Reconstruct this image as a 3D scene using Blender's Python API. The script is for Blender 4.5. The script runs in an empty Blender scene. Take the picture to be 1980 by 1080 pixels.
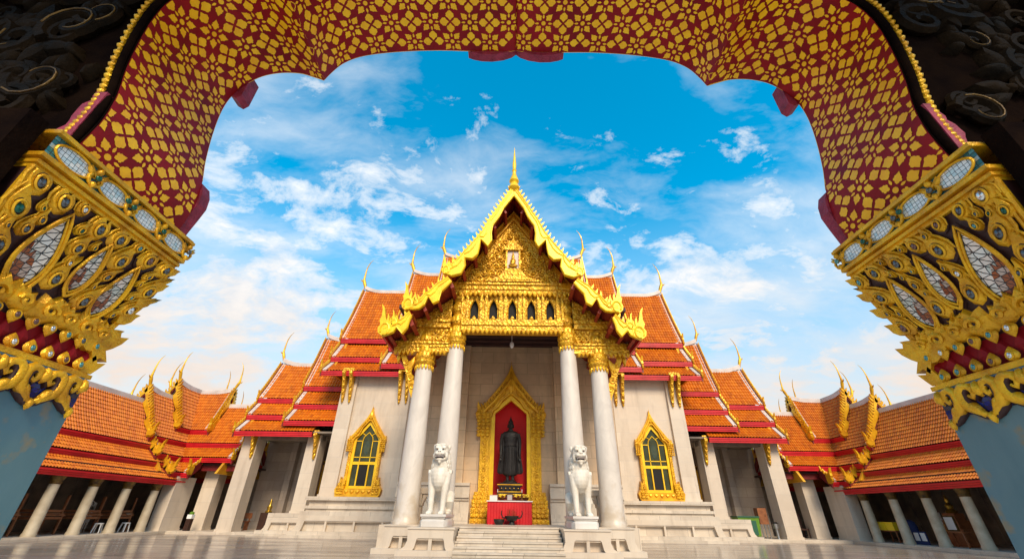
import bpy, bmesh, math, random
import numpy as np
from mathutils import Vector, Matrix
R = math.radians
PI = math.pi
random.seed(7)
SC = bpy.context.scene
COL = SC.collection

# ---------------------------------------------------------------- camera
cam = bpy.data.cameras.new('camera')
cam.sensor_width = 36; cam.lens = 36*785/1980
cam.shift_x = -1.5/1980
cam.clip_start = 0.05; cam.clip_end = 3000
camo = bpy.data.objects.new('camera', cam); COL.objects.link(camo)
camo.matrix_world = Matrix.Translation((0, 0, 1.2)) @ Matrix.Rotation(R(120), 4, 'X') @ Matrix.Rotation(R(0.8), 4, 'Z')
SC.camera = camo

# ---------------------------------------------------------------- sun, sky, exposure
SUN_EL, SUN_AZ = 38, 165            # azimuth clockwise from the +Y view axis: behind the camera, to the right
sun = bpy.data.lights.new('sun', 'SUN')
sun.energy = 3.4; sun.angle = R(22); sun.color = (1.0, 0.80, 0.56)
suno = bpy.data.objects.new('sun', sun); COL.objects.link(suno)
sd = Vector((math.sin(R(SUN_AZ))*math.cos(R(SUN_EL)), math.cos(R(SUN_AZ))*math.cos(R(SUN_EL)), math.sin(R(SUN_EL))))
suno.rotation_euler = sd.to_track_quat('Z', 'Y').to_euler()
SC.view_settings.view_transform = 'Standard'; SC.view_settings.look = 'None'
SC.view_settings.exposure = 0.25; SC.view_settings.gamma = 1
SC.cycles.max_bounces = 8; SC.cycles.diffuse_bounces = 5; SC.cycles.glossy_bounces = 4

class NT:
    """small node-tree helper"""
    def __init__(s, tree): s.t = tree; s.n = tree.nodes; s.l = tree.links
    def new(s, typ, props=None, **inp):
        nd = s.n.new(typ)
        for k, v in (props or {}).items(): setattr(nd, k, v)
        for k, v in inp.items(): s.set(nd, k, v)
        return nd
    def set(s, nd, k, v):
        key = int(k[1:]) if k[0] == 'i' and k[1:].isdigit() else k.replace('_', ' ')
        sock = nd.inputs[key]
        if isinstance(v, bpy.types.NodeSocket): s.l.new(v, sock)
        elif isinstance(v, bpy.types.Node): s.l.new(v.outputs[0], sock)
        else: sock.default_value = v
    def math(s, op, a, b=0.0, c=0.0):
        return s.new('ShaderNodeMath', {'operation': op}, i0=a, i1=b, i2=c).outputs[0]
    def vmath(s, op, a, b=(0, 0, 0)):
        return s.new('ShaderNodeVectorMath', {'operation': op}, i0=a, i1=b).outputs[0]
    def mix(s, f, a, b, mode='MIX'):
        nd = s.new('ShaderNodeMix', {'data_type': 'RGBA', 'blend_type': mode, 'clamp_factor': True})
        for i, v in ((0, f), (6, a), (7, b)):
            if isinstance(v, bpy.types.NodeSocket): s.l.new(v, nd.inputs[i])
            else: nd.inputs[i].default_value = v if i == 0 else (tuple(v)+(1,))[:4]
        return nd.outputs[2]
    def ramp(s, f, stops):
        nd = s.new('ShaderNodeValToRGB', None, i0=f)
        el = nd.color_ramp.elements
        while len(el) < len(stops): el.new(0.5)
        for e, (p, c) in zip(el, stops):
            e.position = p; e.color = (c, c, c, 1) if not isinstance(c, tuple) else tuple(c)+(1,)
        return nd.outputs[0]
    def noise(s, vec, scale, detail=4, rough=.55, dist=0.0):
        return s.new('ShaderNodeTexNoise', None, Vector=vec, Scale=scale, Detail=detail, Roughness=rough, Distortion=dist)

CL = [(4.73, 2.382, 0), -20, (2.9, 5.3, 0), -50]       # cloud field offsets and drift angles
world = bpy.data.worlds.new('World'); SC.world = world; world.use_nodes = True
def build_world():
    W = NT(world.node_tree); W.n.clear()
    sky = W.new('ShaderNodeTexSky', {'sky_type': 'NISHITA', 'sun_disc': False, 'sun_elevation': R(SUN_EL),
        'sun_rotation': R(SUN_AZ), 'air_density': 1.0, 'dust_density': 0.3, 'ozone_density': 3.0})
    hs = W.new('ShaderNodeHueSaturation', None, Hue=0.472, Saturation=1.5, Value=2.5, Color=sky.outputs[0])
    tc = W.new('ShaderNodeTexCoord').outputs['Generated']
    sp = W.new('ShaderNodeSeparateXYZ', None, i0=tc)
    z = W.math('MAXIMUM', sp.outputs[2], 0.0)
    den = W.math('ADD', z, 0.30)
    px = W.math('DIVIDE', sp.outputs[0], den); py = W.math('DIVIDE', sp.outputs[1], den)
    pv = W.new('ShaderNodeCombineXYZ', None, X=px, Y=py, Z=0.0).outputs[0]
    def warp(amount, scale):
        sc = W.new('ShaderNodeVectorMath', {'operation': 'SCALE'}, i0=W.vmath('SUBTRACT', W.noise(pv, scale, 3, .5).outputs[1], (.5, .5, .5)), Scale=amount)
        return W.vmath('ADD', pv, sc.outputs[0])
    wp = warp(.16, 3.0)
    def mapped(loc, rot, scl): return W.new('ShaderNodeMapping', None, i0=wp, Location=loc, Rotation=(0, 0, R(rot)), Scale=scl).outputs[0]
    mp = mapped(CL[0], CL[1], (1.0, 1.35, 1))
    big = W.noise(mp, 1.25, 2, .5).outputs[0]
    puff = W.noise(mp, 6.2, 11, .63).outputs[0]
    veil = W.noise(mapped(CL[2], CL[3], (.9, 1.9, 1)), 2.0, 9, .60).outputs[0]
    low = W.math('SUBTRACT', 0.86, z)                     # more cover towards the horizon
    cov = W.math('ADD', W.math('MULTIPLY', big, 0.50), W.math('MULTIPLY', puff, 0.72))
    cov = W.math('ADD', cov, W.math('MULTIPLY', low, 0.17))
    m1 = W.ramp(cov, [(0.66, 0.0), (0.715, .5), (0.83, 1.0)])
    m2 = W.math('MULTIPLY', W.ramp(W.math('ADD', veil, W.math('MULTIPLY', low, 0.36)), [(0.55, 0.0), (0.88, 1.0)]), 0.72)
    mask = W.math('MAXIMUM', m1, m2)
    body = W.noise(W.vmath('ADD', mp, (.025, .07, 0)), 6.2, 8, .63).outputs[0]
    shade = W.ramp(W.math('ADD', W.math('SUBTRACT', body, puff), W.math('MULTIPLY', m1, .18)), [(0.02, (9.0, 8.9, 8.8)), (0.24, (6.4, 7.2, 8.1))])
    warm = W.mix(W.ramp(z, [(0.05, 1.0), (0.52, 0.0)]), shade, (7.9, 7.0, 6.3))
    col = W.mix(mask, hs.outputs[0], warm)
    # paler air towards the horizon
    hz = W.math('MULTIPLY', W.ramp(z, [(0.08, 1.0), (0.62, 0.0)]), 0.92)
    col = W.mix(hz, col, W.mix(W.ramp(z, [(.16, 0.), (.55, 1.)]), (7.3, 5.9, 4.9), (6.5, 7.1, 7.5)))
    bg = W.new('ShaderNodeBackground', None, Color=col, Strength=0.105)
    W.l.new(bg.outputs[0], W.new('ShaderNodeOutputWorld').inputs[0])
build_world()

# ---------------------------------------------------------------- materials
MAT = {}
def new_mat(name):
    m = bpy.data.materials.new(name); m.use_nodes = True
    t = NT(m.node_tree); b = t.n['Principled BSDF']; MAT[name] = m
    return t, b
def pos(t): return t.new('ShaderNodeNewGeometry').outputs['Position']
def mat(name, col, rough=.5, metal=0.0, col2=None, scale=3.0, bump=0.0, bscale=None, kind='noise', spec=None, coat=0.0, rvar=0.0, detail=5):
    t, b = new_mat(name); p = pos(t)
    b.inputs['Roughness'].default_value = rough; b.inputs['Metallic'].default_value = metal
    if spec is not None: b.inputs['Specular IOR Level'].default_value = spec
    b.inputs['Coat Weight'].default_value = coat; b.inputs['Coat Roughness'].default_value = .12
    nz = t.noise(p, scale, detail)
    if col2: t.set(b, 'Base_Color', t.mix(t.ramp(nz.outputs[0], [(.36, 0.), (.66, 1.)]), col, col2))
    else: b.inputs['Base Color'].default_value = tuple(col)+(1,)
    if rvar: t.set(b, 'Roughness', t.math('ADD', rough-rvar/2, t.math('MULTIPLY', t.noise(p, scale*1.7, 3).outputs[0], rvar)))
    if bump:
        if kind == 'noise': h = t.noise(p, bscale or scale*4, 4).outputs[0]
        else: h = t.new('ShaderNodeTexVoronoi', {'feature': 'SMOOTH_F1'}, Vector=p, Scale=bscale or scale*4, Smoothness=.35).outputs[0]
        bp = t.new('ShaderNodeBump', None, Strength=bump, Distance=0.05, Height=h)
        t.set(b, 'Normal', bp)
    return MAT[name]

GOLD = (0.86, 0.50, 0.018); GOLD2 = (0.62, 0.29, 0.010)
mat('gold_paint', GOLD, .34, .35, GOLD2, 2.2, .12, 30, rvar=.2)
mat('gold_near', (.86, .50, .014), .30, .40, (.55, .26, .009), 7, .25, 60, rvar=.25)
mat('gold_carved', (.82, .47, .020), .36, .35, (.50, .24, .012), 5, .85, 9.5, 'vor')
mat('gold_fine', (.84, .48, .016), .34, .35, (.60, .30, .012), 4, .55, 26, 'vor')
mat('gold_bright', (.98, .66, .014), .34, .2, (.84, .48, .010), 2.5, .15, 20)
mat('gold_panel', (.80, .42, .015), .45, .25, (.62, .28, .01), 1.3)
mat('gold_dull', (.16, .09, .012), .5, .3, (.05, .025, .008), 6, .4, 25)
mat('marble_white', (.70, .66, .61), .34, 0, (.58, .54, .49), 1.1, .05, 8, rvar=.15)
mat('marble_lion', (.74, .69, .60), .45, 0, (.62, .55, .45), 2.2, .15, 22)
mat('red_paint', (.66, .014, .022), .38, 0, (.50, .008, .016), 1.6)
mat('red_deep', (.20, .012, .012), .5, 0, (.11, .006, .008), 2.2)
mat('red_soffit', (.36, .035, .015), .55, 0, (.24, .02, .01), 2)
mat('red_niche', (.80, .006, .008), .6, 0, (.70, .004, .006), 1)
mat('red_cloth', (.62, .01, .016), .62, 0, (.52, .006, .012), 3, .1, 15)
mat('maroon_lacquer', (.30, .007, .012), .55, 0, (.19, .005, .010), 2.6, .08, 14, spec=.2)
mat('maroon_pink', (.34, .03, .075), .6, 0, (.20, .012, .04), 12, .4, 40)
mat('dark_recess', (.022, .006, .007), .55, 0, (.045, .012, .010), 12)
mat('shaded_wood', (.006, .004, .004), .7, 0, (.012, .007, .005), 4, .3, 25, spec=.0)  # blacker than dark wood itself: shade on the gate's inner face painted in
mat('shaded_gilt', (.016, .010, .005), .6, .0, (.006, .005, .004), 5, .3, 25, spec=.03)  # dark gilding lowered further, its shade put into the colour
mat('white_trim', (.66, .58, .54), .5, 0, (.50, .43, .39), 1.5)
mat('bronze_dark', (.012, .010, .010), .42, .0, (.024, .021, .020), 6, .2, 30, spec=.35)
mat('wood_brown', (.30, .11, .04), .42, 0, (.18, .06, .022), 5)
mat('wood_dark', (.05, .02, .012), .45, 0, (.03, .012, .008), 5)
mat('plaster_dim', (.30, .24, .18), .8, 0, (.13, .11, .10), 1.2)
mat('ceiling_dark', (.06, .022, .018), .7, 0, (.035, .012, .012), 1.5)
mat('column_ochre', (.50, .43, .31), .55, 0, (.38, .31, .21), 2.5)
mat('glass_dark', (.022, .030, .014), .12, 0, (.05, .060, .020), 3)
mat('glass_tint', (.060, .075, .035), .15, 0, (.03, .05, .04), 5)
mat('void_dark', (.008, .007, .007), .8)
mat('white_plastic', (.74, .74, .73), .35)
mat('yellow_plastic', (.85, .62, .02), .4)
mat('green_bin', (.13, .27, .02), .42, 0, (.09, .2, .015), 4)
mat('green_dark', (.02, .10, .06), .45)
mat('steel', (.45, .45, .45), .3, .9)
mat('paper', (.78, .77, .76), .7)
mat('paper_grey', (.42, .42, .42), .7)
mat('blue_cloth', (.015, .03, .12), .8)
mat('skin_gold', (.55, .36, .06), .3, .8)
mat('gem_grey', (.10, .12, .14), .06, .55); mat('gem_teal', (.10, .30, .32), .06, .5)
mat('gem_clear', (.70, .74, .76), .08, .7); mat('gem_brown', (.16, .09, .08), .08, .4); mat('gem_green', (.01, .10, .07), .05, .3)

def marble_blocks(name, c1, c2, mortar, bw=1.3, bh=.62, rough=.42, vein=.5, msize=.012, stain=.45):
    t, b = new_mat(name); p = pos(t)
    s = t.new('ShaderNodeSeparateXYZ', None, i0=p)
    v = t.new('ShaderNodeCombineXYZ', None, X=t.math('ADD', s.outputs[0], s.outputs[1]), Y=s.outputs[2], Z=0.0)
    br = t.new('ShaderNodeTexBrick', {'offset': .5}, Vector=v, Color1=c1+(1,), Color2=c2+(1,), Mortar=mortar+(1,), Scale=1.0,
               Mortar_Size=msize, Mortar_Smooth=.3, Bias=0.0, Brick_Width=bw, Row_Height=bh)
    n1 = t.noise(p, 1.3, 8, .65, 1.2).outputs[0]; n2 = t.noise(p, .35, 3).outputs[0]
    col = t.mix(t.math('MULTIPLY', t.ramp(n1, [(.42, 0.), (.72, 1.)]), vein), br.outputs[0], tuple(x*.62 for x in c2))
    col = t.mix(t.math('MULTIPLY', t.ramp(n2, [(.35, 0.), (.7, 1.)]), .35), col, (.52, .40, .30))
    st = t.noise(t.new('ShaderNodeMapping', None, i0=p, Scale=(1.0, 1.0, .16)), 1.8, 6, .62).outputs[0]
    col = t.mix(t.math('MULTIPLY', t.ramp(st, [(.50, 0.), (.74, 1.)]), stain), col, (.30, .235, .17))
    t.set(b, 'Base_Color', col); b.inputs['Roughness'].default_value = rough
    t.set(b, 'Normal', t.new('ShaderNodeBump', {'invert': True}, Strength=.25, Distance=.02, Height=br.outputs[1]))
    return MAT[name]
marble_blocks('marble_wall', (.74, .54, .33), (.60, .42, .25), (.36, .25, .14), vein=.42)
marble_blocks('marble_cream', (.67, .585, .475), (.59, .51, .41), (.55, .49, .42), 1.6, .8, vein=.2)
marble_blocks('marble_base', (.68, .60, .49), (.56, .49, .40), (.36, .32, .27), 1.1, .9, vein=.45)
marble_blocks('marble_step', (.66, .58, .48), (.52, .46, .37), (.30, .26, .21), 1.5, 10., vein=.5)
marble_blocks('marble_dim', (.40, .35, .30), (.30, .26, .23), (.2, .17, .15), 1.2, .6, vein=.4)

def column_marble():
    t, b = new_mat('marble_column'); p = pos(t)
    n = t.noise(t.new('ShaderNodeMapping', None, i0=p, Scale=(1, 1, .45), Rotation=(.3, .2, 0)), 1.7, 8, .62, 1.5).outputs[0]
    c = t.mix(t.ramp(n, [(.38, 0.), (.68, 1.)]), (.67, .61, .54), (.57, .515, .455))
    sz = t.new('ShaderNodeSeparateXYZ', None, i0=p).outputs[2]
    foot = t.math('MULTIPLY', t.ramp(t.math('SUBTRACT', t.noise(p, 2.2, 5).outputs[0], t.math('MULTIPLY', t.math('SUBTRACT', sz, .8), .22)), [(.30, 0.), (.50, 1.)]), .7)
    c = t.mix(foot, c, (.50, .40, .28))
    t.set(b, 'Base_Color', c); b.inputs['Roughness'].default_value = .36
    t.set(b, 'Normal', t.new('ShaderNodeBump', None, Strength=.06, Distance=.02, Height=t.noise(p, 7, 4).outputs[0]))
column_marble()

def tile_mat(name, a, bcol, dark):
    t, b = new_mat(name)
    uv = t.new('ShaderNodeUVMap').outputs[0]
    fl = t.vmath('FLOOR', uv)
    wn = t.new('ShaderNodeTexWhiteNoise', {'noise_dimensions': '2D'}, Vector=fl)
    ng = t.noise(pos(t), .8, 5, .6).outputs[0]
    c = t.mix(wn.outputs[0], a, bcol)
    c = t.mix(t.math('MULTIPLY', t.ramp(t.new('ShaderNodeTexWhiteNoise', {'noise_dimensions': '2D'}, Vector=t.vmath('ADD', fl, (7.3, 3.1, 0))).outputs[0], [(.72, 0.), (1., 1.)]), .6), c, dark)
    c = t.mix(t.math('MULTIPLY', t.ramp(ng, [(.45, 0.), (.75, 1.)]), .45), c, dark)
    t.set(b, 'Base_Color', c); b.inputs['Roughness'].default_value = .5; b.inputs['Specular IOR Level'].default_value = .3
    return MAT[name]
tile_mat('roof_tile', (.55, .130, .004), (.65, .19, .007), (.34, .07, .005))

def mosaic_mat(name, c1, c2, c3, size, grout=(.02, .025, .03), tri=False, rough=.22):
    t, b = new_mat(name)
    uv = t.new('ShaderNodeUVMap').outputs[0]
    sc = t.new('ShaderNodeMapping', None, i0=uv, Scale=(1/size, 1/size, 1)).outputs[0]
    wob = t.vmath('ADD', sc, t.vmath('SCALE', t.vmath('SUBTRACT', t.noise(sc, .9, 2).outputs[1], (.5, .5, .5))))
    wob.node.inputs[1].links[0].from_node.inputs['Scale'].default_value = .35
    fl = t.vmath('FLOOR', wob)
    wn = t.new('ShaderNodeTexWhiteNoise', {'noise_dimensions': '2D'}, Vector=fl)
    s = t.new('ShaderNodeSeparateXYZ', None, i0=t.vmath('FRACTION', wob))
    fx, fy = s.outputs[0], s.outputs[1]
    d = t.math('MINIMUM', t.math('MINIMUM', fx, t.math('SUBTRACT', 1.0, fx)), t.math('MINIMUM', fy, t.math('SUBTRACT', 1.0, fy)))
    if tri: d = t.math('MINIMUM', d, t.math('MULTIPLY', t.math('ABSOLUTE', t.math('SUBTRACT', fx, fy)), .7))
    g = t.ramp(d, [(.035, 0.), (.075, 1.)])
    c = t.mix(t.ramp(wn.outputs[0], [(.45, 0.), (.55, 1.)]), c1, c2)
    c = t.mix(t.ramp(t.math('FRACT', t.math('MULTIPLY', wn.outputs[0], 7.13)), [(.72, 0.), (.76, 1.)]), c, c3)
    t.set(b, 'Base_Color', t.mix(g, grout, c)); b.inputs['Roughness'].default_value = rough
    t.set(b, 'Metallic', t.math('MULTIPLY', g, .12))
    tilt = t.vmath('ADD', t.new('ShaderNodeNewGeometry').outputs['Normal'], t.vmath('SCALE', t.vmath('SUBTRACT', wn.outputs[1], (.5, .5, .5))))
    tilt.node.inputs[1].links[0].from_node.inputs['Scale'].default_value = .35
    t.set(b, 'Normal', t.vmath('NORMALIZE', tilt))
    return MAT[name]
mosaic_mat('mosaic_white', (.80, .86, .86), (.70, .80, .82), (.55, .72, .76), .026)
mosaic_mat('mosaic_teal', (.02, .16, .20), (.06, .26, .30), (.30, .42, .44), .030)
mosaic_mat('mosaic_mixed', (.82, .82, .78), (.76, .79, .77), (.60, .66, .62), .052, tri=True)
mosaic_mat('mosaic_rust', (.34, .11, .045), (.26, .07, .03), (.55, .45, .40), .040, tri=True)
mosaic_mat('mosaic_blue', (.006, .016, .16), (.010, .03, .28), (.003, .008, .05), .035, tri=True)

def shaft_mat():
    t, b = new_mat('teal_shaft'); p = pos(t)
    n1 = t.noise(t.new('ShaderNodeMapping', None, i0=p, Scale=(1, 1, .35)), 3.0, 6, .6).outputs[0]; n2 = t.noise(p, 5.0, 5).outputs[0]
    c = t.mix(t.ramp(n1, [(.35, 0.), (.65, 1.)]), (.060, .155, .20), (.11, .215, .25))
    c = t.mix(t.math('MULTIPLY', t.ramp(n2, [(.56, 0.), (.66, 1.)]), .8), c, (.27, .20, .09))
    c = t.mix(t.math('MULTIPLY', t.ramp(t.noise(p, 1.6, 4).outputs[0], [(.5, 0.), (.7, 1.)]), .6), c, (.05, .15, .24))
    t.set(b, 'Base_Color', c); b.inputs['Roughness'].default_value = .42
shaft_mat()

def floor_mat():
    t, b = new_mat('courtyard_marble'); p = pos(t)
    br = t.new('ShaderNodeTexBrick', {'offset': .0}, Vector=p, Color1=(.44, .34, .25, 1), Color2=(.28, .22, .17, 1), Mortar=(.08, .065, .055, 1),
               Scale=1.0, Mortar_Size=.02, Brick_Width=1.2, Row_Height=1.2)
    n = t.noise(p, .9, 7, .65, 1.0).outputs[0]; n2 = t.noise(t.new('ShaderNodeMapping', None, i0=p, Scale=(.22, 1, 1)), .8, 5, .6).outputs[0]
    c = t.mix(t.math('MULTIPLY', t.ramp(n, [(.4, 0.), (.7, 1.)]), .45), br.outputs[0], (.40, .35, .30))
    c = t.mix(t.math('MULTIPLY', t.ramp(n2, [(.45, 0.), (.62, 1.)]), .5), c, (.20, .16, .145))
    t.set(b, 'Base_Color', c)
    t.set(b, 'Roughness', t.math('ADD', .10, t.math('MULTIPLY', t.ramp(n2, [(.3, 0.), (.75, 1.)]), .22)))
    b.inputs['Specular IOR Level'].default_value = .6
    t.set(b, 'Normal', t.new('ShaderNodeBump', None, Strength=.05, Distance=.01, Height=n))
floor_mat()

# ---------------------------------------------------------------- mesh helpers
def tag(o, label=None, cat=None, group=None, kind=None):
    if label: o['label'] = label
    if cat: o['category'] = cat
    if group: o['group'] = group
    if kind: o['kind'] = kind
    return o
OFF = {}
def thing(name, label, cat, loc=(0, 0, 0), group=None, local=False, rz=0.):
    o = bpy.data.objects.new(name, None); COL.objects.link(o); o.location = loc; o.empty_display_size = .2; OFF[o.name] = (0, 0, 0) if local else tuple(loc)
    o.rotation_euler.z = rz
    return tag(o, label, cat, group)

class MB:
    def __init__(s): s.v = []; s.f = []; s.uv = []; s.st = []
    def add(s, vs, fs, uv=None):
        b = len(s.v); s.st.append((b, len(s.f))); s.v += [tuple(map(float, p)) for p in vs]
        s.f += [tuple(i+b for i in f) for f in fs]
        s.uv += [tuple(q) for q in uv] if uv is not None else [(0., 0.)]*len(vs)
        return s
    def box(s, x0, x1, y0, y1, z0, z1, M=None, tx=0.0, ty=0.0):
        """axis box; tx,ty shrink the top"""
        x0, x1 = sorted((x0, x1)); y0, y1 = sorted((y0, y1))
        vs = [(x0, y0, z0), (x1, y0, z0), (x1, y1, z0), (x0, y1, z0), (x0+tx, y0+ty, z1), (x1-tx, y0+ty, z1), (x1-tx, y1-ty, z1), (x0+tx, y1-ty, z1)]
        if M: vs = [M @ Vector(p) for p in vs]
        return s.add(vs, [(3, 2, 1, 0), (4, 5, 6, 7), (0, 1, 5, 4), (1, 2, 6, 5), (2, 3, 7, 6), (3, 0, 4, 7)])
    def prism(s, poly, fn, a, b):
        """poly in 2D, fn(u,v,d)->3D, extruded between depths a and b"""
        n = len(poly); vs = [fn(u, v, a) for u, v in poly]+[fn(u, v, b) for u, v in poly]
        return s.add(vs, [tuple(range(n))[::-1], tuple(range(n, 2*n))]+[(i, (i+1) % n, n+(i+1) % n, n+i) for i in range(n)])
    def strip(s, A, B, fn, a, b):
        """closed plate between two polylines A and B (2D), depths a..b"""
        n = len(A); vs = [fn(*p, a) for p in A]+[fn(*p, a) for p in B]+[fn(*p, b) for p in A]+[fn(*p, b) for p in B]
        fs = []
        for i in range(n-1):
            fs += [(i, i+1, n+i+1, n+i), (2*n+i+1, 2*n+i, 3*n+i, 3*n+i+1), (i+1, i, 2*n+i, 2*n+i+1), (n+i, n+i+1, 3*n+i+1, 3*n+i)]
        fs += [(0, n, 3*n, 2*n), (n-1, 2*n+n-1, 3*n+n-1, 2*n-1)]
        return s.add(vs, fs)
    def tube(s, pts, rad, n=6, flat=1.0, up=None):
        P = [Vector(p) for p in pts]; m = len(P)
        rad = rad if hasattr(rad, '__len__') else [rad]*m
        vs = []; fs = []; prev = Vector(up) if up else None
        for i in range(m):
            d = (P[min(i+1, m-1)]-P[max(i-1, 0)]);  d = d.normalized() if d.length > 1e-9 else Vector((0, 0, 1))
            if prev is None: prev = Vector((0, 0, 1)) if abs(d.z) < .9 else Vector((1, 0, 0))
            a = prev - d*prev.dot(d); a = a.normalized() if a.length > 1e-6 else d.orthogonal().normalized()
            bb = d.cross(a); prev = a
            for k in range(n):
                t = 2*PI*k/n; vs.append(P[i]+(a*math.cos(t)*flat+bb*math.sin(t))*rad[i])
        for i in range(m-1):
            for k in range(n): fs.append((i*n+k, i*n+(k+1) % n, (i+1)*n+(k+1) % n, (i+1)*n+k))
        fs += [tuple(range(n))[::-1], tuple((m-1)*n+k for k in range(n))]
        return s.add(vs, fs)
    def lathe(s, prof, c=(0, 0), n=20, sq=0.0, sx=1.0, sy=1.0, lobes=0, lob=0.0):
        """prof [(r,z)]; sq>0 squares the section"""
        vs = []; fs = []; m = len(prof)
        for r, z in prof:
            for k in range(n):
                t = 2*PI*(k+.5)/n; q = 1.0
                if sq: q = 1/max(abs(math.cos(t)), abs(math.sin(t)))*sq+(1-sq)
                if lobes: q *= 1+lob*abs(math.sin(lobes*t/2))
                vs.append((c[0]+r*q*math.cos(t)*sx, c[1]+r*q*math.sin(t)*sy, z))
        for i in range(m-1):
            for k in range(n): fs.append((i*n+k, i*n+(k+1) % n, (i+1)*n+(k+1) % n, (i+1)*n+k))
        fs += [tuple(range(n))[::-1], tuple((m-1)*n+k for k in range(n))]
        return s.add(vs, fs)
    def ell(s, c, r, n=12, m=8, M=None):
        vs = []; fs = []
        for i in range(m+1):
            ph = PI*i/m
            for k in range(n):
                t = 2*PI*k/n; p = Vector((r[0]*math.sin(ph)*math.cos(t), r[1]*math.sin(ph)*math.sin(t), r[2]*math.cos(ph)))
                if M: p = M @ p
                vs.append(Vector(c)+p)
        for i in range(m):
            for k in range(n): fs.append((i*n+k, (i+1)*n+k, (i+1)*n+(k+1) % n, i*n+(k+1) % n))
        return s.add(vs, fs)
    def relief(s, out, fn, h, base=0.0, shrink=.72, uvs=None):
        """domed low relief over a 2D outline"""
        n = len(out); cx = sum(p[0] for p in out)/n; cy = sum(p[1] for p in out)/n
        q = [(cx+(u-cx)*shrink, cy+(v-cy)*shrink) for u, v in out]
        allp = [(u, v, base) for u, v in out]+[(u, v, base+h*.75) for u, v in q]+[(cx, cy, base+h)]
        fs = [(i, (i+1) % n, n+(i+1) % n, n+i) for i in range(n)]+[(n+i, n+(i+1) % n, 2*n) for i in range(n)]
        return s.add([fn(*p) for p in allp], fs, [(u, v) for u, v, _ in allp])
    def flat(s, out, fn, h):
        n = len(out); cx = sum(p[0] for p in out)/n; cy = sum(p[1] for p in out)/n
        return s.add([fn(u, v, h) for u, v in out]+[fn(cx, cy, h)], [(i, (i+1) % n, n) for i in range(n)], [(u, v) for u, v in out]+[(cx, cy)])
    def grid(s, rows, uvrows=None):
        m = len(rows); n = len(rows[0]); vs = [p for r in rows for p in r]
        fs = [(i*n+k, i*n+k+1, (i+1)*n+k+1, (i+1)*n+k) for i in range(m-1) for k in range(n-1)]
        return s.add(vs, fs, [q for r in uvrows for q in r] if uvrows else None)
    def sweep(s, pts, a, h0, h1, up=(0, 0, 1)):
        """rectangular bar along pts: half-width vector a, heights h0..h1 along up"""
        a = Vector(a); up = Vector(up); vs = []; m = len(pts)
        for p in pts:
            p = Vector(p); vs += [p-a+up*h0, p+a+up*h0, p+a+up*h1, p-a+up*h1]
        fs = [(i*4+k, i*4+(k+1) % 4, (i+1)*4+(k+1) % 4, (i+1)*4+k) for i in range(m-1) for k in range(4)]
        return s.add(vs, fs+[(3, 2, 1, 0), ((m-1)*4, (m-1)*4+1, (m-1)*4+2, (m-1)*4+3)])
    def pieces(s):
        """far-apart pieces as MBs of their own"""
        k = len(s.st)
        if not 2 <= k <= 900: return [s]
        ends = s.st[1:]+[(len(s.v), len(s.f))]
        V = np.array(s.v); lo = np.array([V[a[0]:b[0]].min(0) for a, b in zip(s.st, ends)]); hi = np.array([V[a[0]:b[0]].max(0) for a, b in zip(s.st, ends)])
        size = (hi-lo).max(1); gap = np.maximum(0, np.maximum(lo[:, None]-hi[None], lo[None]-hi[:, None]))
        near = np.sqrt((gap**2).sum(2)) <= np.maximum(.02, .5*np.maximum(size[:, None], size[None]))
        seen = -np.ones(k, int); n = 0
        for i in range(k):
            if seen[i] >= 0: continue
            todo = [i]; seen[i] = n
            while todo:
                j = todo.pop()
                for q in np.nonzero(near[j] & (seen < 0))[0]: seen[q] = n; todo.append(q)
            n += 1
        if not 2 <= n <= 60: return [s]
        out = [MB() for _ in range(n)]
        for i in range(k):
            (a, fa), (b, fb) = s.st[i], ends[i]
            out[seen[i]].add(s.v[a:b], [tuple(x-a for x in f) for f in s.f[fa:fb]], s.uv[a:b])
        return out
    def build(s, name, m, parent=None, side=1, smooth=0, split=True):
        ps = s.pieces() if split and parent is not None else [s]
        obs = [p._build(name, m, parent, side, smooth) for p in ps if p.v]
        return obs[0]
    def _build(s, name, m, parent=None, side=1, smooth=0):
        me = bpy.data.meshes.new(name)
        v = s.v if side > 0 else [(-x, y, z) for x, y, z in s.v]
        f = s.f if side > 0 else [t[::-1] for t in s.f]
        o3 = OFF.get(parent.name, (0, 0, 0)) if parent is not None else (0, 0, 0)
        if any(o3): v = [(x-o3[0], y-o3[1], z-o3[2]) for x, y, z in v]
        me.from_pydata(v, [], f)
        if any(u != (0., 0.) for u in s.uv[:4000]):
            ul = me.uv_layers.new(name='UVMap')
            idx = np.empty(len(me.loops), dtype=np.int32); me.loops.foreach_get('vertex_index', idx)
            ul.data.foreach_set('uv', np.array(s.uv, dtype=np.float32)[idx].ravel())
        me.materials.append(MAT[m])
        if smooth:
            me.polygons.foreach_set('use_smooth', [True]*len(me.polygons))
            try: me.set_sharp_from_angle(angle=R(smooth))
            except Exception: pass
        o = bpy.data.objects.new(name, me); COL.objects.link(o)
        if parent is not None: o.parent = parent; OFF[o.name] = o3
        return o

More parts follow.
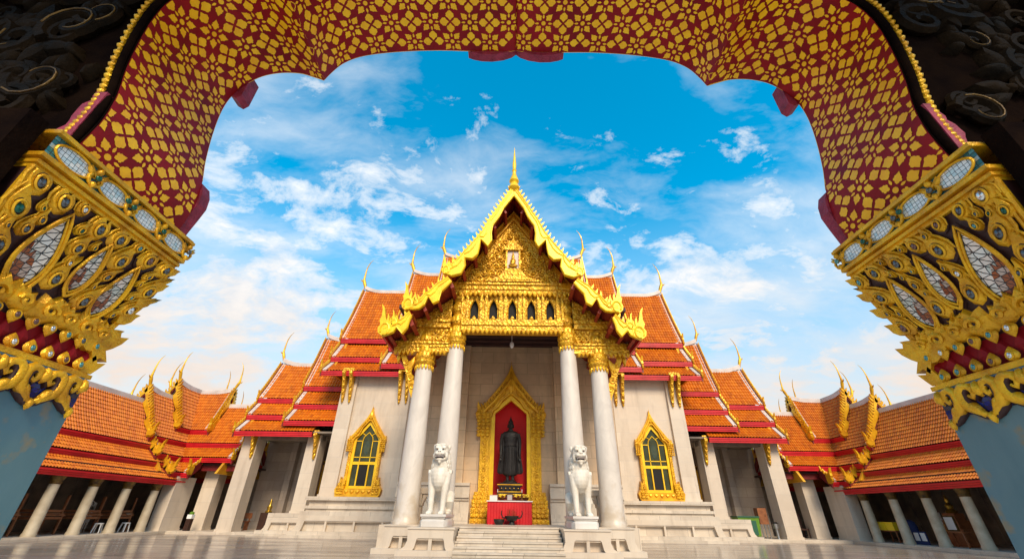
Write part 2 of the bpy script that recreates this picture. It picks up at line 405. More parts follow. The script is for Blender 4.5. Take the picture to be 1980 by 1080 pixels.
def interp(tab, x):
    """piecewise linear through rows sorted by first column"""
    for a, b in zip(tab, tab[1:]):
        if x <= b[0]: break
    t = (x-a[0])/(b[0]-a[0]) if b[0] != a[0] else 0
    return [p+(q-p)*t for p, q in zip(a[1:], b[1:])]
def leaf(w, h, n=7, ox=0., oy=0., ang=0., tip=1.3, sway=0.):
    """pointed leaf outline, base at (ox,oy), growing along ang (0 = up)"""
    pts = []
    for k in range(n+1):
        t = k/n; r = w/2*(math.sin(PI*min(t*1.0, 1)**.75))**.9*(1-t*.15) if 0 < t < 1 else 0
        pts.append((r+sway*t*t*w, t*h))
    for k in range(n-1, 0, -1):
        t = k/n; r = w/2*(math.sin(PI*t**.75))**.9*(1-t*.15); pts.append((-r+sway*t*t*w, t*h))
    c, sn = math.cos(ang), math.sin(ang)
    return [(ox+u*c-v*sn, oy+u*sn+v*c) for u, v in pts]
def circle(r, n=12, ox=0., oy=0., sx=1., sy=1., a0=0.):
    return [(ox+r*sx*math.cos(2*PI*k/n+a0), oy+r*sy*math.sin(2*PI*k/n+a0)) for k in range(n)]
def spiral(R0, turns, n=22, ox=0., oy=0., a0=0., hand=1, rin=.12):
    return [(ox+R0*(1-(1-rin)*t)*math.cos(a0+hand*2*PI*turns*t), oy+R0*(1-(1-rin)*t)*math.sin(a0+hand*2*PI*turns*t)) for t in [k/(n-1) for k in range(n)]]
def XZ(y):            # fn(u,v,d): plane facing -Y at y, relief towards the camera
    return lambda u, v, d=0.: (u, y-d, v)

def copy_tree(o, parent=None):
    c = o.copy(); COL.objects.link(c); c.parent = parent
    for ch in list(o.children): copy_tree(ch, c)
    return c
def clone(o, loc, rz=0., label=None):
    c = copy_tree(o); c.location = loc; c.rotation_euler.z = rz
    if label: c['label'] = label
    return c
# ================================================================ roofs
def tile_surface(mb, O, d, n, prof, sa, sb, rib=.21, course=.32, amp=.062):
    """half-round tile rows over a concave slope. O: 2D ridge point, d: along the ridge, n: outward (2D units);
    prof: [(outward, z)]; sa, sb: limits along the ridge as functions of the outward distance"""
    P = np.array(prof, float); L = np.concatenate([[0], np.cumsum(np.hypot(np.diff(P[:, 0]), np.diff(P[:, 1])))])
    nc = max(2, int(round(L[-1]/course))); rows = []; uvr = []
    ls = []
    for k in range(nc): ls += [(L[-1]*k/nc, .0, k+.02), (L[-1]*(k+1)/nc-.004, .035, k+.98)]
    smin = min(sa(P[0, 0]), sa(P[-1, 0])); smax = max(sb(P[0, 0]), sb(P[-1, 0]))
    base = np.arange(math.floor(smin/rib)*4, math.ceil(smax/rib)*4+1)*rib/4
    for l, hb, kv in ls:
        o = np.interp(l, L, P[:, 0]); z = np.interp(l, L, P[:, 1])
        o2 = np.interp(min(l+.05, L[-1]), L, P[:, 0]); z2 = np.interp(min(l+.05, L[-1]), L, P[:, 1])
        o1 = np.interp(max(l-.05, 0), L, P[:, 0]); z1 = np.interp(max(l-.05, 0), L, P[:, 1])
        t = np.array([o2-o1, z2-z1]); t /= np.hypot(*t); nn = np.array([-t[1], t[0]])
        sv = np.clip(base, sa(o), sb(o))
        h = hb+amp*np.abs(np.cos(PI*base/rib))**.7
        oo = o+nn[0]*h; zz = z+nn[1]*h
        rows.append([(O[0]+d[0]*a+n[0]*b, O[1]+d[1]*a+n[1]*b, c) for a, b, c in zip(sv, oo, zz)])
        uvr.append([(a/rib+.5, kv) for a in base])
    mb.grid(rows, uvr)

def curve(o0, z0, o1, z1, sag=.06, n=7):
    """concave roof line from ridge to eave"""
    return [(o0+(o1-o0)*t, z0+(z1-z0)*t-sag*(z0-z1)*4*t*(1-t)*.5) for t in [k/n for k in range(n+1)]]

def chofa(mb, p, d, size, lean=1.0):
    """slender horn finial: swelling base, beak, long tip bending outwards along d"""
    pts = [(-.04, -.15, .085), (.03, .10, .10), (.11, .30, .11), (.17, .48, .085), (.165, .68, .062), (.155, .92, .052), (.15, 1.15, .043), (.11, 1.45, .034), (.01, 1.75, .024), (-.17, 2.02, .008)]
    d = Vector((d[0], d[1], 0)); p = Vector(p)
    mb.tube([p+d*(u*size*lean)+Vector((0, 0, v*size)) for u, v, r in pts], [r*size for u, v, r in pts], 6)
    b = p+d*(.14*size)+Vector((0, 0, .40*size))
    mb.tube([b, b+d*(.16*size)+Vector((0, 0, .02*size)), b+d*(.24*size)+Vector((0, 0, .12*size))], [.07*size, .045*size, .01*size], 5)

def flame(mb, p, d, size, th=.10):
    """hang hong: upright flame with side tongues, in the vertical plane of d"""
    d = Vector((d[0], d[1], 0)); p = Vector(p); sd = Vector((-d.y, d.x, 0))
    fn = lambda u, v, q=0.: p+d*(u*size)+Vector((0, 0, v*size))+sd*q
    out = [(-.25, 0), (.10, -.05), (.26, .06), (.30, .20), (.20, .30), (.28, .42), (.24, .62), (.30, .82), (.36, 1.05), (.20, .85), (.12, .62), (.06, .44), (-.02, .50), (-.04, .68), (-.12, .50), (-.14, .32), (-.24, .38), (-.32, .50), (-.32, .25)]
    mb.prism(out, fn, -th/2, th/2)

def verge(bands, boards, teeth, O, d, n, prof, s, out=1, bw=.115, tooth=.15):
    """white band on the tiles, board on its outer edge, saw of small leaves"""
    P3 = [Vector((O[0]+d[0]*s+n[0]*o, O[1]+d[1]*s+n[1]*o, z)) for o, z in prof]
    D = Vector((d[0], d[1], 0))
    bands.sweep([p-D*(out*(bw+.02)) for p in P3], D*bw, -.10, .13)
    boards.sweep([p+D*(out*.05) for p in P3], D*.045, -.34, .17)
    L = [0]
    for a, b in zip(P3, P3[1:]): L.append(L[-1]+(b-a).length)
    m = max(1, int(L[-1]/(tooth*1.45)))
    for k in range(m):
        l = L[-1]*(k+.5)/m
        for i in range(len(P3)-1):
            if L[i] <= l <= L[i+1]: break
        t = (P3[i+1]-P3[i]).normalized(); p = P3[i]+(P3[i+1]-P3[i])*((l-L[i])/(L[i+1]-L[i]))
        up = Vector((0, 0, 1))-t*t.z; up.normalize()
        f = lambda u, v, q=0.: p+D*(out*.05)+t*(-u)+up*v+D*q
        teeth.prism([(-tooth*.5, .13), (tooth*.5, .13), (tooth*.55, .13+tooth*.7), (tooth*.95, .13+tooth*1.35), (tooth*.1, .13+tooth*.95)], f, -.035, .035)

TILE = dict(rib=.19, course=.30)
def tiered_roof(name, parent, side, O, d, n, out, zr, layers, s_in, s_out, fas=.29, ridge_flare=.9, chofa_size=1.3, flames=True,
                valley=None, back=True, gable=True, flame_size=.75, trim='gold_paint', ov=None, s_in_layers=None):
    """telescoping roof piece. Ridge from s_in to s_out (out=+1/-1: which way its gable end looks).
    layers: [(o0,z0,o1,z1)]. The front faces n, the back is its plain mirror."""
    T = MB(); FB = MB(); SF = MB(); VB = MB(); BO = MB(); TE = MB(); FL = MB(); RC = MB(); CH = MB(); GE = MB()
    d3 = Vector((d[0], d[1], 0)); n3 = Vector((n[0], n[1], 0)); O3 = Vector((O[0], O[1], 0))
    nb = (-n[0], -n[1])
    lo, hi = (s_in, s_out) if out > 0 else (s_out, s_in)
    for i, (o0, z0, o1, z1) in enumerate(layers):
        pr = curve(o0, z0, o1, z1, .09 if i == 0 else .03, 8 if i == 0 else 3)
        so = s_out if ov is None else s_out+out*ov[i]
        si = s_in if s_in_layers is None else s_in_layers[i]
        if out > 0: sa = (lambda o, si=si: si) if valley is None else valley; sb = lambda o, so=so: so
        else: sb = (lambda o, si=si: si) if valley is None else valley; sa = lambda o, so=so: so
        tile_surface(T, O, d, n, pr, sa, sb, **TILE)
        # eave: moulded red board under the tile ends, and a boarded underside
        a, b = sa(o1), sb(o1); e0 = O3+n3*(o1-.02)+Vector((0, 0, z1))
        for k, (q, h0, h1) in enumerate([(.03, -fas*.33, -.01), (.0, -fas*.65, -fas*.36), (-.035, -fas, -fas*.68)]):
            FB.sweep([e0+d3*a+n3*q, e0+d3*b+n3*q], n3*.045, h0, h1)
        inner = O3+n3*(o0 if i else max(o1-1.3, 0))
        zi = z1+(o1-max(o1-1.1, 0))*.9
        w = .06
        SF.add([e0+d3*a-n3*.05+Vector((0, 0, -fas+.03)), e0+d3*b-n3*.05+Vector((0, 0, -fas+.03)), O3+n3*(o1-1.2)+d3*b+Vector((0, 0, z1+.25)), O3+n3*(o1-1.2)+d3*a+Vector((0, 0, z1+.25))], [(0, 1, 2, 3)])
        verge(VB, BO, TE, O, d, n, pr, so, out)
        if back:
            rows = [[(O[0]+d[0]*s_+nb[0]*o, O[1]+d[1]*s_+nb[1]*o, z) for s_ in (lo, so if out > 0 else hi)] if out > 0 else
                    [(O[0]+d[0]*s_+nb[0]*o, O[1]+d[1]*s_+nb[1]*o, z) for s_ in (so, hi)] for o, z in pr]
            T.grid(rows, [[(q/.2, k*3.) for q in (lo, hi)] for k in range(len(rows))])
            eb = O3-n3*o1+Vector((0, 0, z1)); FB.sweep([eb+d3*lo, eb+d3*(so if out > 0 else hi)] if out > 0 else [eb+d3*so, eb+d3*hi], n3*.06, -fas, 0)
            verge(VB, BO, TE, O, d, nb, pr, so, out)
        if flames:
            p = O3+n3*(o1-.05)+d3*(so+out*.06)+Vector((0, 0, z1-.08)); flame(FL, p, n, flame_size)
            if back: flame(FL, O3-n3*(o1-.05)+d3*(so+out*.06)+Vector((0, 0, z1-.08)), nb, flame_size)
    L = abs(s_out-s_in); pts = []
    for k in range(13):
        t = k/12; dist = L*(1-t); fl = max(0, 1-dist/1.5)
        pts.append(O3+d3*(s_in+(s_out-s_in)*t)+Vector((0, 0, zr+ridge_flare*.42*fl**2)))
    RC.sweep(pts, n3*.13, -.16, .08)
    RC.sweep(pts, n3*.08, .08, .15)
    chofa(CH, pts[-1]+d3*(out*.05)+Vector((0, 0, .12)), (d[0]*out, d[1]*out), chofa_size)
    if gable:
        o1, z1 = layers[-1][2], layers[-1][3]
        q = [(0, zr-.1)]+[(l[2]-.25, l[3]) for l in layers]; q = q+[(-a, b) for a, b in q[:0:-1]]
        f = lambda u, v, w: O3+n3*u+d3*(s_out-out*(.35+w))+Vector((0, 0, v)); GE.prism(q, f, 0, .15)
    root = T.build(name, 'roof_tile', parent, side)
    if gable: GE.build('gable_end', 'gold_panel', root, side)
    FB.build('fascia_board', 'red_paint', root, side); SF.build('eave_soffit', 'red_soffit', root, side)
    VB.build('verge_band', 'white_trim', root, side); BO.build('verge_board', 'red_deep', root, side)
    TE.build('verge_teeth', trim, root, side); RC.build('ridge_cap', 'white_trim', root, side, 30)
    CH.build('chofa', trim, root, side, 60)
    if flames: FL.build('flame_finial', trim, root, side)
    return root

# ================================================================ temple
temple = thing('temple', 'white marble temple hall with stepped orange tiled roofs and a golden front gable', 'temple', (0, 29.5, 0))
YC = 29.5
X2 = (1, 0); SOUTH = (0, -1)
def wings(side):
    O = (0, YC)
    # telescoping pieces of the side wing, highest first (built on the left, mirrored for the right)
    tiered_roof('wing_roof', temple, side, O, X2, SOUTH, -1, 20.3, [(0, 20.3, 2.7, 14.2), (2.5, 13.6, 3.4, 12.3), (3.25, 11.8, 4.2, 10.6)], -3.2, -5.85, gable=False)
    tiered_roof('wing_roof', temple, side, O, X2, SOUTH, -1, 18.55, [(0, 18.55, 2.45, 12.7), (2.25, 12.2, 3.25, 10.95), (3.1, 10.5, 4.15, 9.45)], -5.0, -8.35, gable=False)
    tiered_roof('wing_roof', temple, side, O, X2, SOUTH, -1, 16.85, [(0, 16.85, 2.25, 11.85), (2.05, 11.45, 3.1, 10.2), (2.9, 9.85, 3.95, 9.0)], -7.0, -12.15)
    tiered_roof('wing_roof', temple, side, O, X2, SOUTH, -1, 12.6, [(0, 12.6, 1.6, 8.6), (1.45, 8.25, 2.25, 7.25), (2.1, 6.95, 2.95, 6.1)], -10.7, -14.2, fas=.28, chofa_size=1.0, flame_size=.6)
    tiered_roof('wing_roof', temple, side, O, X2, SOUTH, -1, 10.6, [(0, 10.6, 1.6, 7.75), (1.45, 7.45, 2.25, 6.55), (2.1, 6.2, 2.97, 5.45)], -12.2, -17.05, fas=.28, chofa_size=1.05, flame_size=.6,
                s_in_layers=[-12.9, -12.4, -12.25])
for sd_ in (1, -1): wings(sd_)

# higher nave roof behind the portico gable
def ridge_roof(name, y0, y1, zr, layers, half):
    T = MB(); FB = MB(); RC = MB()
    for sx in (1, -1):
        for i, (o0, z0, o1, z1) in enumerate(layers):
            tile_surface(T, (0, 0), (0, 1), (sx, 0), curve(o0, z0, o1, z1, .09 if i == 0 else .03), lambda o: y0, lambda o: y1)
            FB.sweep([(sx*o1, y0, z1), (sx*o1, y1, z1)], (.06, 0, 0), -.33, 0)
    RC.sweep([(0, y0, zr), (0, y1, zr)], (.15, 0, 0), -.15, .2)
    GE = MB(); q = [(0, zr-.1)]+[(l[2]-.2, l[3]) for l in layers]; q += [(-a, b) for a, b in q[:0:-1]]
    GE.prism(q, lambda u, v, w: (u, y0+.4+w, v), 0, .2)
    root = T.build(name, 'roof_tile', temple); FB.build('fascia_board', 'red_paint', root); RC.build('ridge_cap', 'white_trim', root); GE.build('gable_end', 'gold_panel', root)
    VB = MB(); BO = MB(); TE = MB()
    for sx in (1, -1):
        for i, (o0, z0, o1, z1) in enumerate(layers): verge(VB, BO, TE, (0, 0), (0, 1), (sx, 0), curve(o0, z0, o1, z1, .09 if i == 0 else .03), y0, -1)
    VB.build('verge_band', 'white_trim', root); BO.build('verge_board', 'red_deep', root); TE.build('verge_teeth', 'gold_paint', root)
    return root
ridge_roof('nave_roof', 24.5, 36, 20.4, [(0, 20.4, 2.7, 14.2), (2.5, 13.6, 3.6, 12.2), (3.4, 11.7, 5.2, 10.2)], 5)

# ---------------------------------------------------------------- portico roof and gable (verge plane y = 15.8)
YV = 15.8
T1 = [(0, 15.75), (.36, 15.15), (.69, 14.53), (1.0, 13.95), (1.33, 13.30), (1.67, 12.65), (1.99, 12.15), (2.34, 11.62), (2.67, 11.15), (2.95, 10.85)]
T2 = [(2.75, 10.35), (3.16, 10.08), (3.56, 9.73), (3.87, 9.40), (4.18, 9.05), (4.45, 8.92)]
T3 = [(4.25, 8.58), (4.54, 8.38), (4.87, 8.12), (5.2, 8.0), (5.42, 7.85)]
pr = MB(); fb = MB(); so = MB(); rc = MB()
for sx in (1, -1):
    for T_ in (T1, T2, T3):
        tile_surface(pr, (0, 0), (0, 1), (sx, 0), T_, lambda o: YV+.1, lambda o: 26.0)
        x1, z1 = T_[-1]
        for q, h0, h1 in [(.03, -.10, -.01), (.0, -.20, -.112), (-.035, -.33, -.212)]:
            fb.sweep([(sx*(x1+q), YV+.15, z1), (sx*(x1+q), 26.0, z1)], (.045, 0, 0), h0, h1)
        # boarded red underside following the slope, with purlins across the overhang
        for (a, za), (b, zb) in zip(T_, T_[1:]):
            so.add([(sx*a, YV+.12, za-.16), (sx*b, YV+.12, zb-.16), (sx*b, 22.5, zb-.16), (sx*a, 22.5, za-.16)], [(0, 1, 2, 3)])
rc.sweep([(0, YV+.1, 15.75), (0, 26, 15.75)], (.15, 0, 0), -.15, .2)
proof = pr.build('portico_roof', 'roof_tile', temple)
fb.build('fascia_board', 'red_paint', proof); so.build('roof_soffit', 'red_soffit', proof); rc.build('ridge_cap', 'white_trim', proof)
pu = MB()
for sx in (1, -1):
    for x, z, s_ in [(.45, 14.35, .16), (.98, 13.45, .20), (1.42, 12.6, .22), (1.86, 11.75, .22), (2.35, 10.95, .22), (2.80, 10.15, .26), (3.35, 9.45, .22), (3.85, 8.95, .22), (4.35, 8.3, .26), (4.75, 7.9, .20), (5.15, 7.65, .18)]:
        M = Matrix.Translation((sx*x, 0, z)) @ Matrix.Rotation(sx*R(28), 4, 'Y')
        pu.box(-s_*.32, s_*.32, YV+.12, 17.4, -s_*.95, s_*.55, M)
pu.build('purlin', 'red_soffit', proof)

# cascading bargeboard (lamyong), outline of the left half; x positive here and mirrored below
LAM = [
 ([(.05, 15.85), (.36, 15.25), (.69, 14.63), (.93, 14.16), (1.17, 13.74), (1.33, 13.38), (1.45, 13.13), (1.56, 12.91), (1.67, 12.7), (1.81, 12.48), (1.99, 12.24), (2.17, 11.97), (2.34, 11.71), (2.47, 11.5), (2.67, 11.24), (2.93, 10.99), (3.13, 10.82)],
  [(.0, 15.19), (.25, 14.78), (.5, 14.37), (.69, 13.84), (1.0, 13.3), (1.06, 12.83), (1.02, 12.34), (1.18, 12.04), (1.54, 12.46), (1.58, 12.0), (1.64, 11.58), (1.86, 11.34), (2.23, 11.39), (2.17, 10.95), (2.33, 10.54), (2.73, 10.42), (3.03, 10.54)]),
 ([(2.92, 10.38), (3.16, 10.19), (3.4, 10.03), (3.56, 9.84), (3.68, 9.66), (3.87, 9.52), (4.02, 9.29), (4.18, 9.11), (4.35, 9.06), (4.57, 9.01)],
  [(2.72, 10.14), (2.94, 9.85), (3.13, 9.61), (3.20, 9.15), (3.42, 9.02), (3.67, 9.37), (3.8, 8.97), (4.0, 8.79), (4.26, 8.74), (4.47, 8.78)]),
 ([(4.4, 8.64), (4.54, 8.49), (4.61, 8.39), (4.73, 8.29), (4.87, 8.22), (5.04, 8.17), (5.2, 8.1), (5.41, 7.93)],
  [(4.27, 8.45), (4.34, 8.18), (4.38, 7.88), (4.55, 7.60), (4.82, 7.89), (4.94, 7.68), (5.12, 7.58), (5.3, 7.56)])]
bb = MB(); bt = MB(); bf = MB()
for sx in (1, -1):
    fn = lambda u, v, q=0., sx=sx: (sx*u, YV-q, v)
    for A, B in LAM:
        A, B = [(a[0]*.93+b[0]*.07, a[1]*.93+b[1]*.07) for a, b in zip(A, B)], [(a[0]*.03+b[0]*.97, a[1]*.03+b[1]*.97) for a, b in zip(A, B)]
        bb.strip(A, B, fn, -.09, .09)
        mid = [((a[0]*.66+b[0]*.34), (a[1]*.66+b[1]*.34)) for a, b in zip(A, B)]
        bb.tube([fn(u, v, .10) for u, v in mid], .035, 5); bb.tube([fn(u, v, .10) for u, v in B], .04, 5); bb.tube([fn(u, v, .09) for u, v in A], .04, 5)
        Ls = [0]
        for a, b in zip(A, A[1:]): Ls.append(Ls[-1]+math.hypot(b[0]-a[0], b[1]-a[1]))
        m = int(Ls[-1]/.25)
        for k in range(m):
            l = Ls[-1]*(k+.6)/m
            i = max(j for j in range(len(A)-1) if Ls[j] <= l); t = (l-Ls[i])/(Ls[i+1]-Ls[i])
            u = A[i][0]+(A[i+1][0]-A[i][0])*t; v = A[i][1]+(A[i+1][1]-A[i][1])*t
            tx, tz = (A[i+1][0]-A[i][0])/(Ls[i+1]-Ls[i]), (A[i+1][1]-A[i][1])/(Ls[i+1]-Ls[i])
            nx, nz = -tz, tx
            bt.prism([(u+tx*a+nx*b, v+tz*a+nz*b) for a, b in [(-.06, -.04), (.06, -.04), (.065, .07), (.02, .15), (-.09, .27), (-.045, .11)]], fn, -.05, .05)
    # flame heads (hang hong) where each cascade ends
    for (px_, pz, sz, w) in [(3.06, 10.70, .95, .72), (4.55, 8.95, 1.3, .72), (5.36, 7.78, 1.35, .74), (4.98, 8.1, .7, .7), (2.72, 11.0, .6, .6), (4.2, 9.05, .6, .6)]:
        out = [(-.30, -.10), (.02, -.20), (.20, -.10), (.24, .06), (.15, .16), (.22, .30), (.16, .46), (.17, .66), (.24, .88), (.10, .74), (.04, .55), (-.02, .40), (-.07, .30), (-.10, .42), (-.09, .56), (-.18, .40), (-.17, .22), (-.25, .26), (-.30, .38), (-.34, .16)]
        bf.prism([(px_+u*sz*w, pz+v*sz) for u, v in out], fn, -.10, .12)
        bf.tube([fn(px_+sz*.19*math.cos(t)*w-.04*sz, pz+sz*.19*math.sin(t)+.02*sz, .13) for t in [k*PI/5 for k in range(-1, 9)]], .03*sz, 5)
board = bb.build('bargeboard', 'gold_bright', temple)
bt.build('bargeboard_teeth', 'gold_bright', board); bf.build('flame_head', 'gold_bright', board)
sp = MB()
sp.lathe([(.10, 15.5), (.30, 15.72), (.25, 15.9), (.17, 16.08), (.26, 16.2), (.22, 16.35), (.12, 16.65), (.085, 16.9), (.13, 16.98), (.07, 17.06), (.10, 17.22), (.105, 17.42), (.075, 17.75), (.048, 18.1), (.025, 18.45), (.005, 18.75)], (0, YV), 12)
sp.build('spire', 'gold_bright', temple, smooth=50)

# tympanum: carved triangle under the gable
YT = 17.0
tym = MB()
tym.prism([(0, 15.0), (-3.05, 10.70), (3.05, 10.70)], XZ(YT+.06), -.3, .0)
tp = tym.build('pediment', 'gold_panel', temple)
cv = MB(); cv.prism([(0, 14.48), (-2.62, 10.78), (2.62, 10.78)], XZ(YT), -.05, .02); 
rr = random.Random(3)
def inside(u, v): return v > 10.9 and abs(u) < (14.3-v)*2.62/3.72 and not (abs(u) < .5 and 11.2 < v < 12.75) and not (abs(u) < 1.15 and v < 11.2)
cells = []
for row in range(9):
    v = 10.98+row*.36
    for k in range(-8, 9):
        u = (k+(row % 2)*.5)*.40
        if inside(abs(u)+.1, v+.05): cells.append((u, v))
for u, v in cells:
    hand = 1 if u > 0 else -1; R0 = .19+rr.random()*.03
    sp_ = spiral(R0, 1.5, 18, u, v, rr.random()*6, hand, .1)
    cv.tube([(a, YT-.06-.05*i/18, b) for i, (a, b) in enumerate(sp_)], [.042*(1-.35*i/18) for i in range(18)], 5)
    cv.relief(circle(.07, 7, u, v), XZ(YT), .14)
    for q in range(3):
        cv.relief(leaf(.12, .24, 4, u+.15*math.cos(q*2.1+v), v+.15*math.sin(q*2.1+v), q*2.1+v), XZ(YT), .09)
cv.build('pediment_carving', 'gold_carved', tp)
ed = MB()
for sx in (1, -1):
    ed.sweep([(sx*2.72, YT-.04, 10.72), (0, YT-.04, 14.62)], (0, .10, 0), -.10, .05)
    ed.sweep([(sx*3.0, YT-.02, 10.74), (0, YT-.02, 15.0)], (0, .16, 0), -.05, .08)
ed.build('pediment_frame', 'gold_panel', tp)
ni = MB()     # small niche: white panel, roof, throne
ni.box(-.28, .28, YT-.12, YT-.03, 11.55, 12.55)
ni.build('niche_panel', 'white_trim', tp)
nf = MB()
for sx in (1, -1): nf.box(sx*.28, sx*.37, YT-.22, YT, 11.5, 12.6)
for k, (w, z) in enumerate([(.50, 12.58), (.42, 12.70), (.32, 12.82), (.22, 12.94), (.12, 13.06)]): nf.box(-w, w, YT-.26+.02*k, YT, z, z+.125, tx=.06)
nf.tube([(0, YT-.12, 13.1), (0, YT-.12, 13.7)], [.09, .01], 6)
for w, z0, z1 in [(.92, 10.86, 10.96), (.74, 10.97, 11.08), (.60, 11.09, 11.2), (.50, 11.22, 11.36), (.42, 11.38, 11.52)]: nf.box(-w, w, YT-.28+(z0-10.8)*.12, YT, z0, z1, tx=.05)
nf.box(-1.3, 1.3, YT-.25, YT, 10.78, 10.86)
nf.build('niche_frame', 'gold_carved', tp)
fg = MB()
fg.ell((0, YT-.22, 11.66), (.24, .1, .09), 10, 6); fg.lathe([(.17, 11.68), (.12, 11.8), (.15, 11.95), (.06, 12.08), (.08, 12.2), (.05, 12.3), (.01, 12.48)], (0, YT-.2), 10)
fg.build('niche_figure', 'gold_carved', tp, smooth=60)

# frieze with five pointed openings between the inner columns, and the lower beams of the outer bays
def dentils(mb, x0, x1, y, z, w=.2, h=.22, dep=.12):
    m = max(1, int(round((x1-x0)/w))); w = (x1-x0)/m
    for k in range(m):
        cx = x0+w*(k+.5); mb.relief([(cx-w*.46, z), (cx-w*.46, z-h*.45), (cx-w*.05, z-h), (cx+w*.2, z-h*.85), (cx+w*.46, z-h*.4), (cx+w*.46, z)], XZ(y), dep)
fz = MB()
fz.box(-2.9, 2.9, 16.86, 17.3, 10.40, 10.62); fz.box(-3.0, 3.0, 16.78, 17.3, 10.62, 10.72); fz.box(-2.85, 2.85, 16.92, 17.3, 10.22, 10.40)
fz.box(-2.3, 2.3, 16.90, 17.3, 8.72, 8.86); fz.box(-2.3, 2.3, 16.84, 17.3, 8.56, 8.72); fz.box(-2.3, 2.3, 16.90, 17.3, 8.32, 8.56)
XW = [-1.76, -.88, 0, .88, 1.76]
for i in range(6):
    x = -2.2+.88*i
    fz.box(x-.17, x+.17, 17.02, 17.3, 8.86, 10.22)
    for q in (-.11, .11): fz.box(x+q-.055, x+q+.055, 16.90, 17.05, 8.86, 10.2)
for x in XW:
    # spandrel with a pointed opening: two jamb plates and a pointed head
    for sx in (1, -1):
        fz.prism([(x+sx*.28, 8.86), (x+sx*.19, 8.86), (x+sx*.19, 9.45), (x+sx*.13, 9.68), (x, 9.92), (x, 10.22), (x+sx*.28, 10.22)], XZ(17.2), 0, .12)
        fz.tube([(x+sx*.21, 17.05, 8.9), (x+sx*.21, 17.05, 9.45), (x+sx*.15, 17.05, 9.72), (x, 17.05, 10.0)], .03, 5)
    fz.relief(leaf(.22, .24, 5, x, 8.86), XZ(17.05), .08)
frz = fz.build('frieze', 'gold_carved', temple)
db = MB(); dentils(db, -2.8, 2.8, 16.92, 10.24, .235, .26); dentils(db, -2.25, 2.25, 16.9, 8.34, .205, .24)
db.build('leaf_dentils', 'gold_paint', frz)
ov_ = MB(); ov_.box(-2.3, 2.3, 17.25, 17.28, 8.8, 10.3); ov_.build('frieze_opening_shade', 'void_dark', frz)  # dark plate standing in for the unlit depth behind the openings
ob = MB(); obd = MB(); obc = MB()
for sx in (1, -1):
    x0, x1 = sorted((sx*2.85, sx*3.55)); xa, xb = sorted((sx*2.75, sx*5.15)); xc, xd = sorted((sx*4.25, sx*5.15))
    ob.box(xa if sx < 0 else x0-.1, xb if sx > 0 else x1+.1, 16.92, 17.4, 7.52, 7.66); ob.box(xa, xb, 16.96, 17.4, 7.30, 7.52); ob.box(xa, xb, 16.86, 17.4, 7.66, 7.74)
    dentils(obd, x0, x1, 16.95, 7.32, .19, .2); dentils(obd, xc, xd, 16.95, 7.32, .19, .2)
    ob.box(min(sx*2.8, sx*4.6), max(sx*2.8, sx*4.6), 16.94, 17.4, 8.46, 8.76); ob.box(min(sx*2.8, sx*4.65), max(sx*2.8, sx*4.65), 16.86, 17.4, 8.70, 8.82)
    ob.prism([(sx*2.8, 8.8), (sx*4.35, 8.8), (sx*2.8, 10.0)], XZ(17.2), 0, .12)
    ob.box(min(sx*2.8, sx*4.5), max(sx*2.8, sx*4.5), 17.1, 17.4, 7.7, 8.5)
    ob.prism([(sx*4.2, 7.74), (sx*5.2, 7.74), (sx*4.2, 8.5)], XZ(17.2), 0, .12)
    for k in range(9):
        u = sx*(2.98+.13*k*1.05); v = 9.02+.28*(k % 3)
        if v < 10.0-(abs(u)-2.8)*.78-.12: obc.tube([(a, 17.05-.02, b) for a, b in spiral(.14, 1.4, 14, u, v, k, sx)], .032, 5)
    for k in range(3):
        obc.tube([(a, 17.04, b) for a, b in spiral(.2, 1.5, 16, sx*(3.0+k*.28), 8.0, k*2, sx)], .04, 5)
        obc.relief(leaf(.24, .36, 5, sx*(2.95+k*.28), 7.78), XZ(17.1), .1)
        obc.relief(leaf(.2, .22, 5, sx*(2.95+k*.24), 8.42, PI), XZ(17.1), .12)
        obc.relief(leaf(.2, .24, 5, sx*(4.35+k*.24), 7.78), XZ(17.1), .1)
bm_ = ob.build('outer_bay_beam', 'gold_carved', temple); obd.build('leaf_dentils', 'gold_paint', bm_); obc.build('bay_carving', 'gold_carved', bm_)

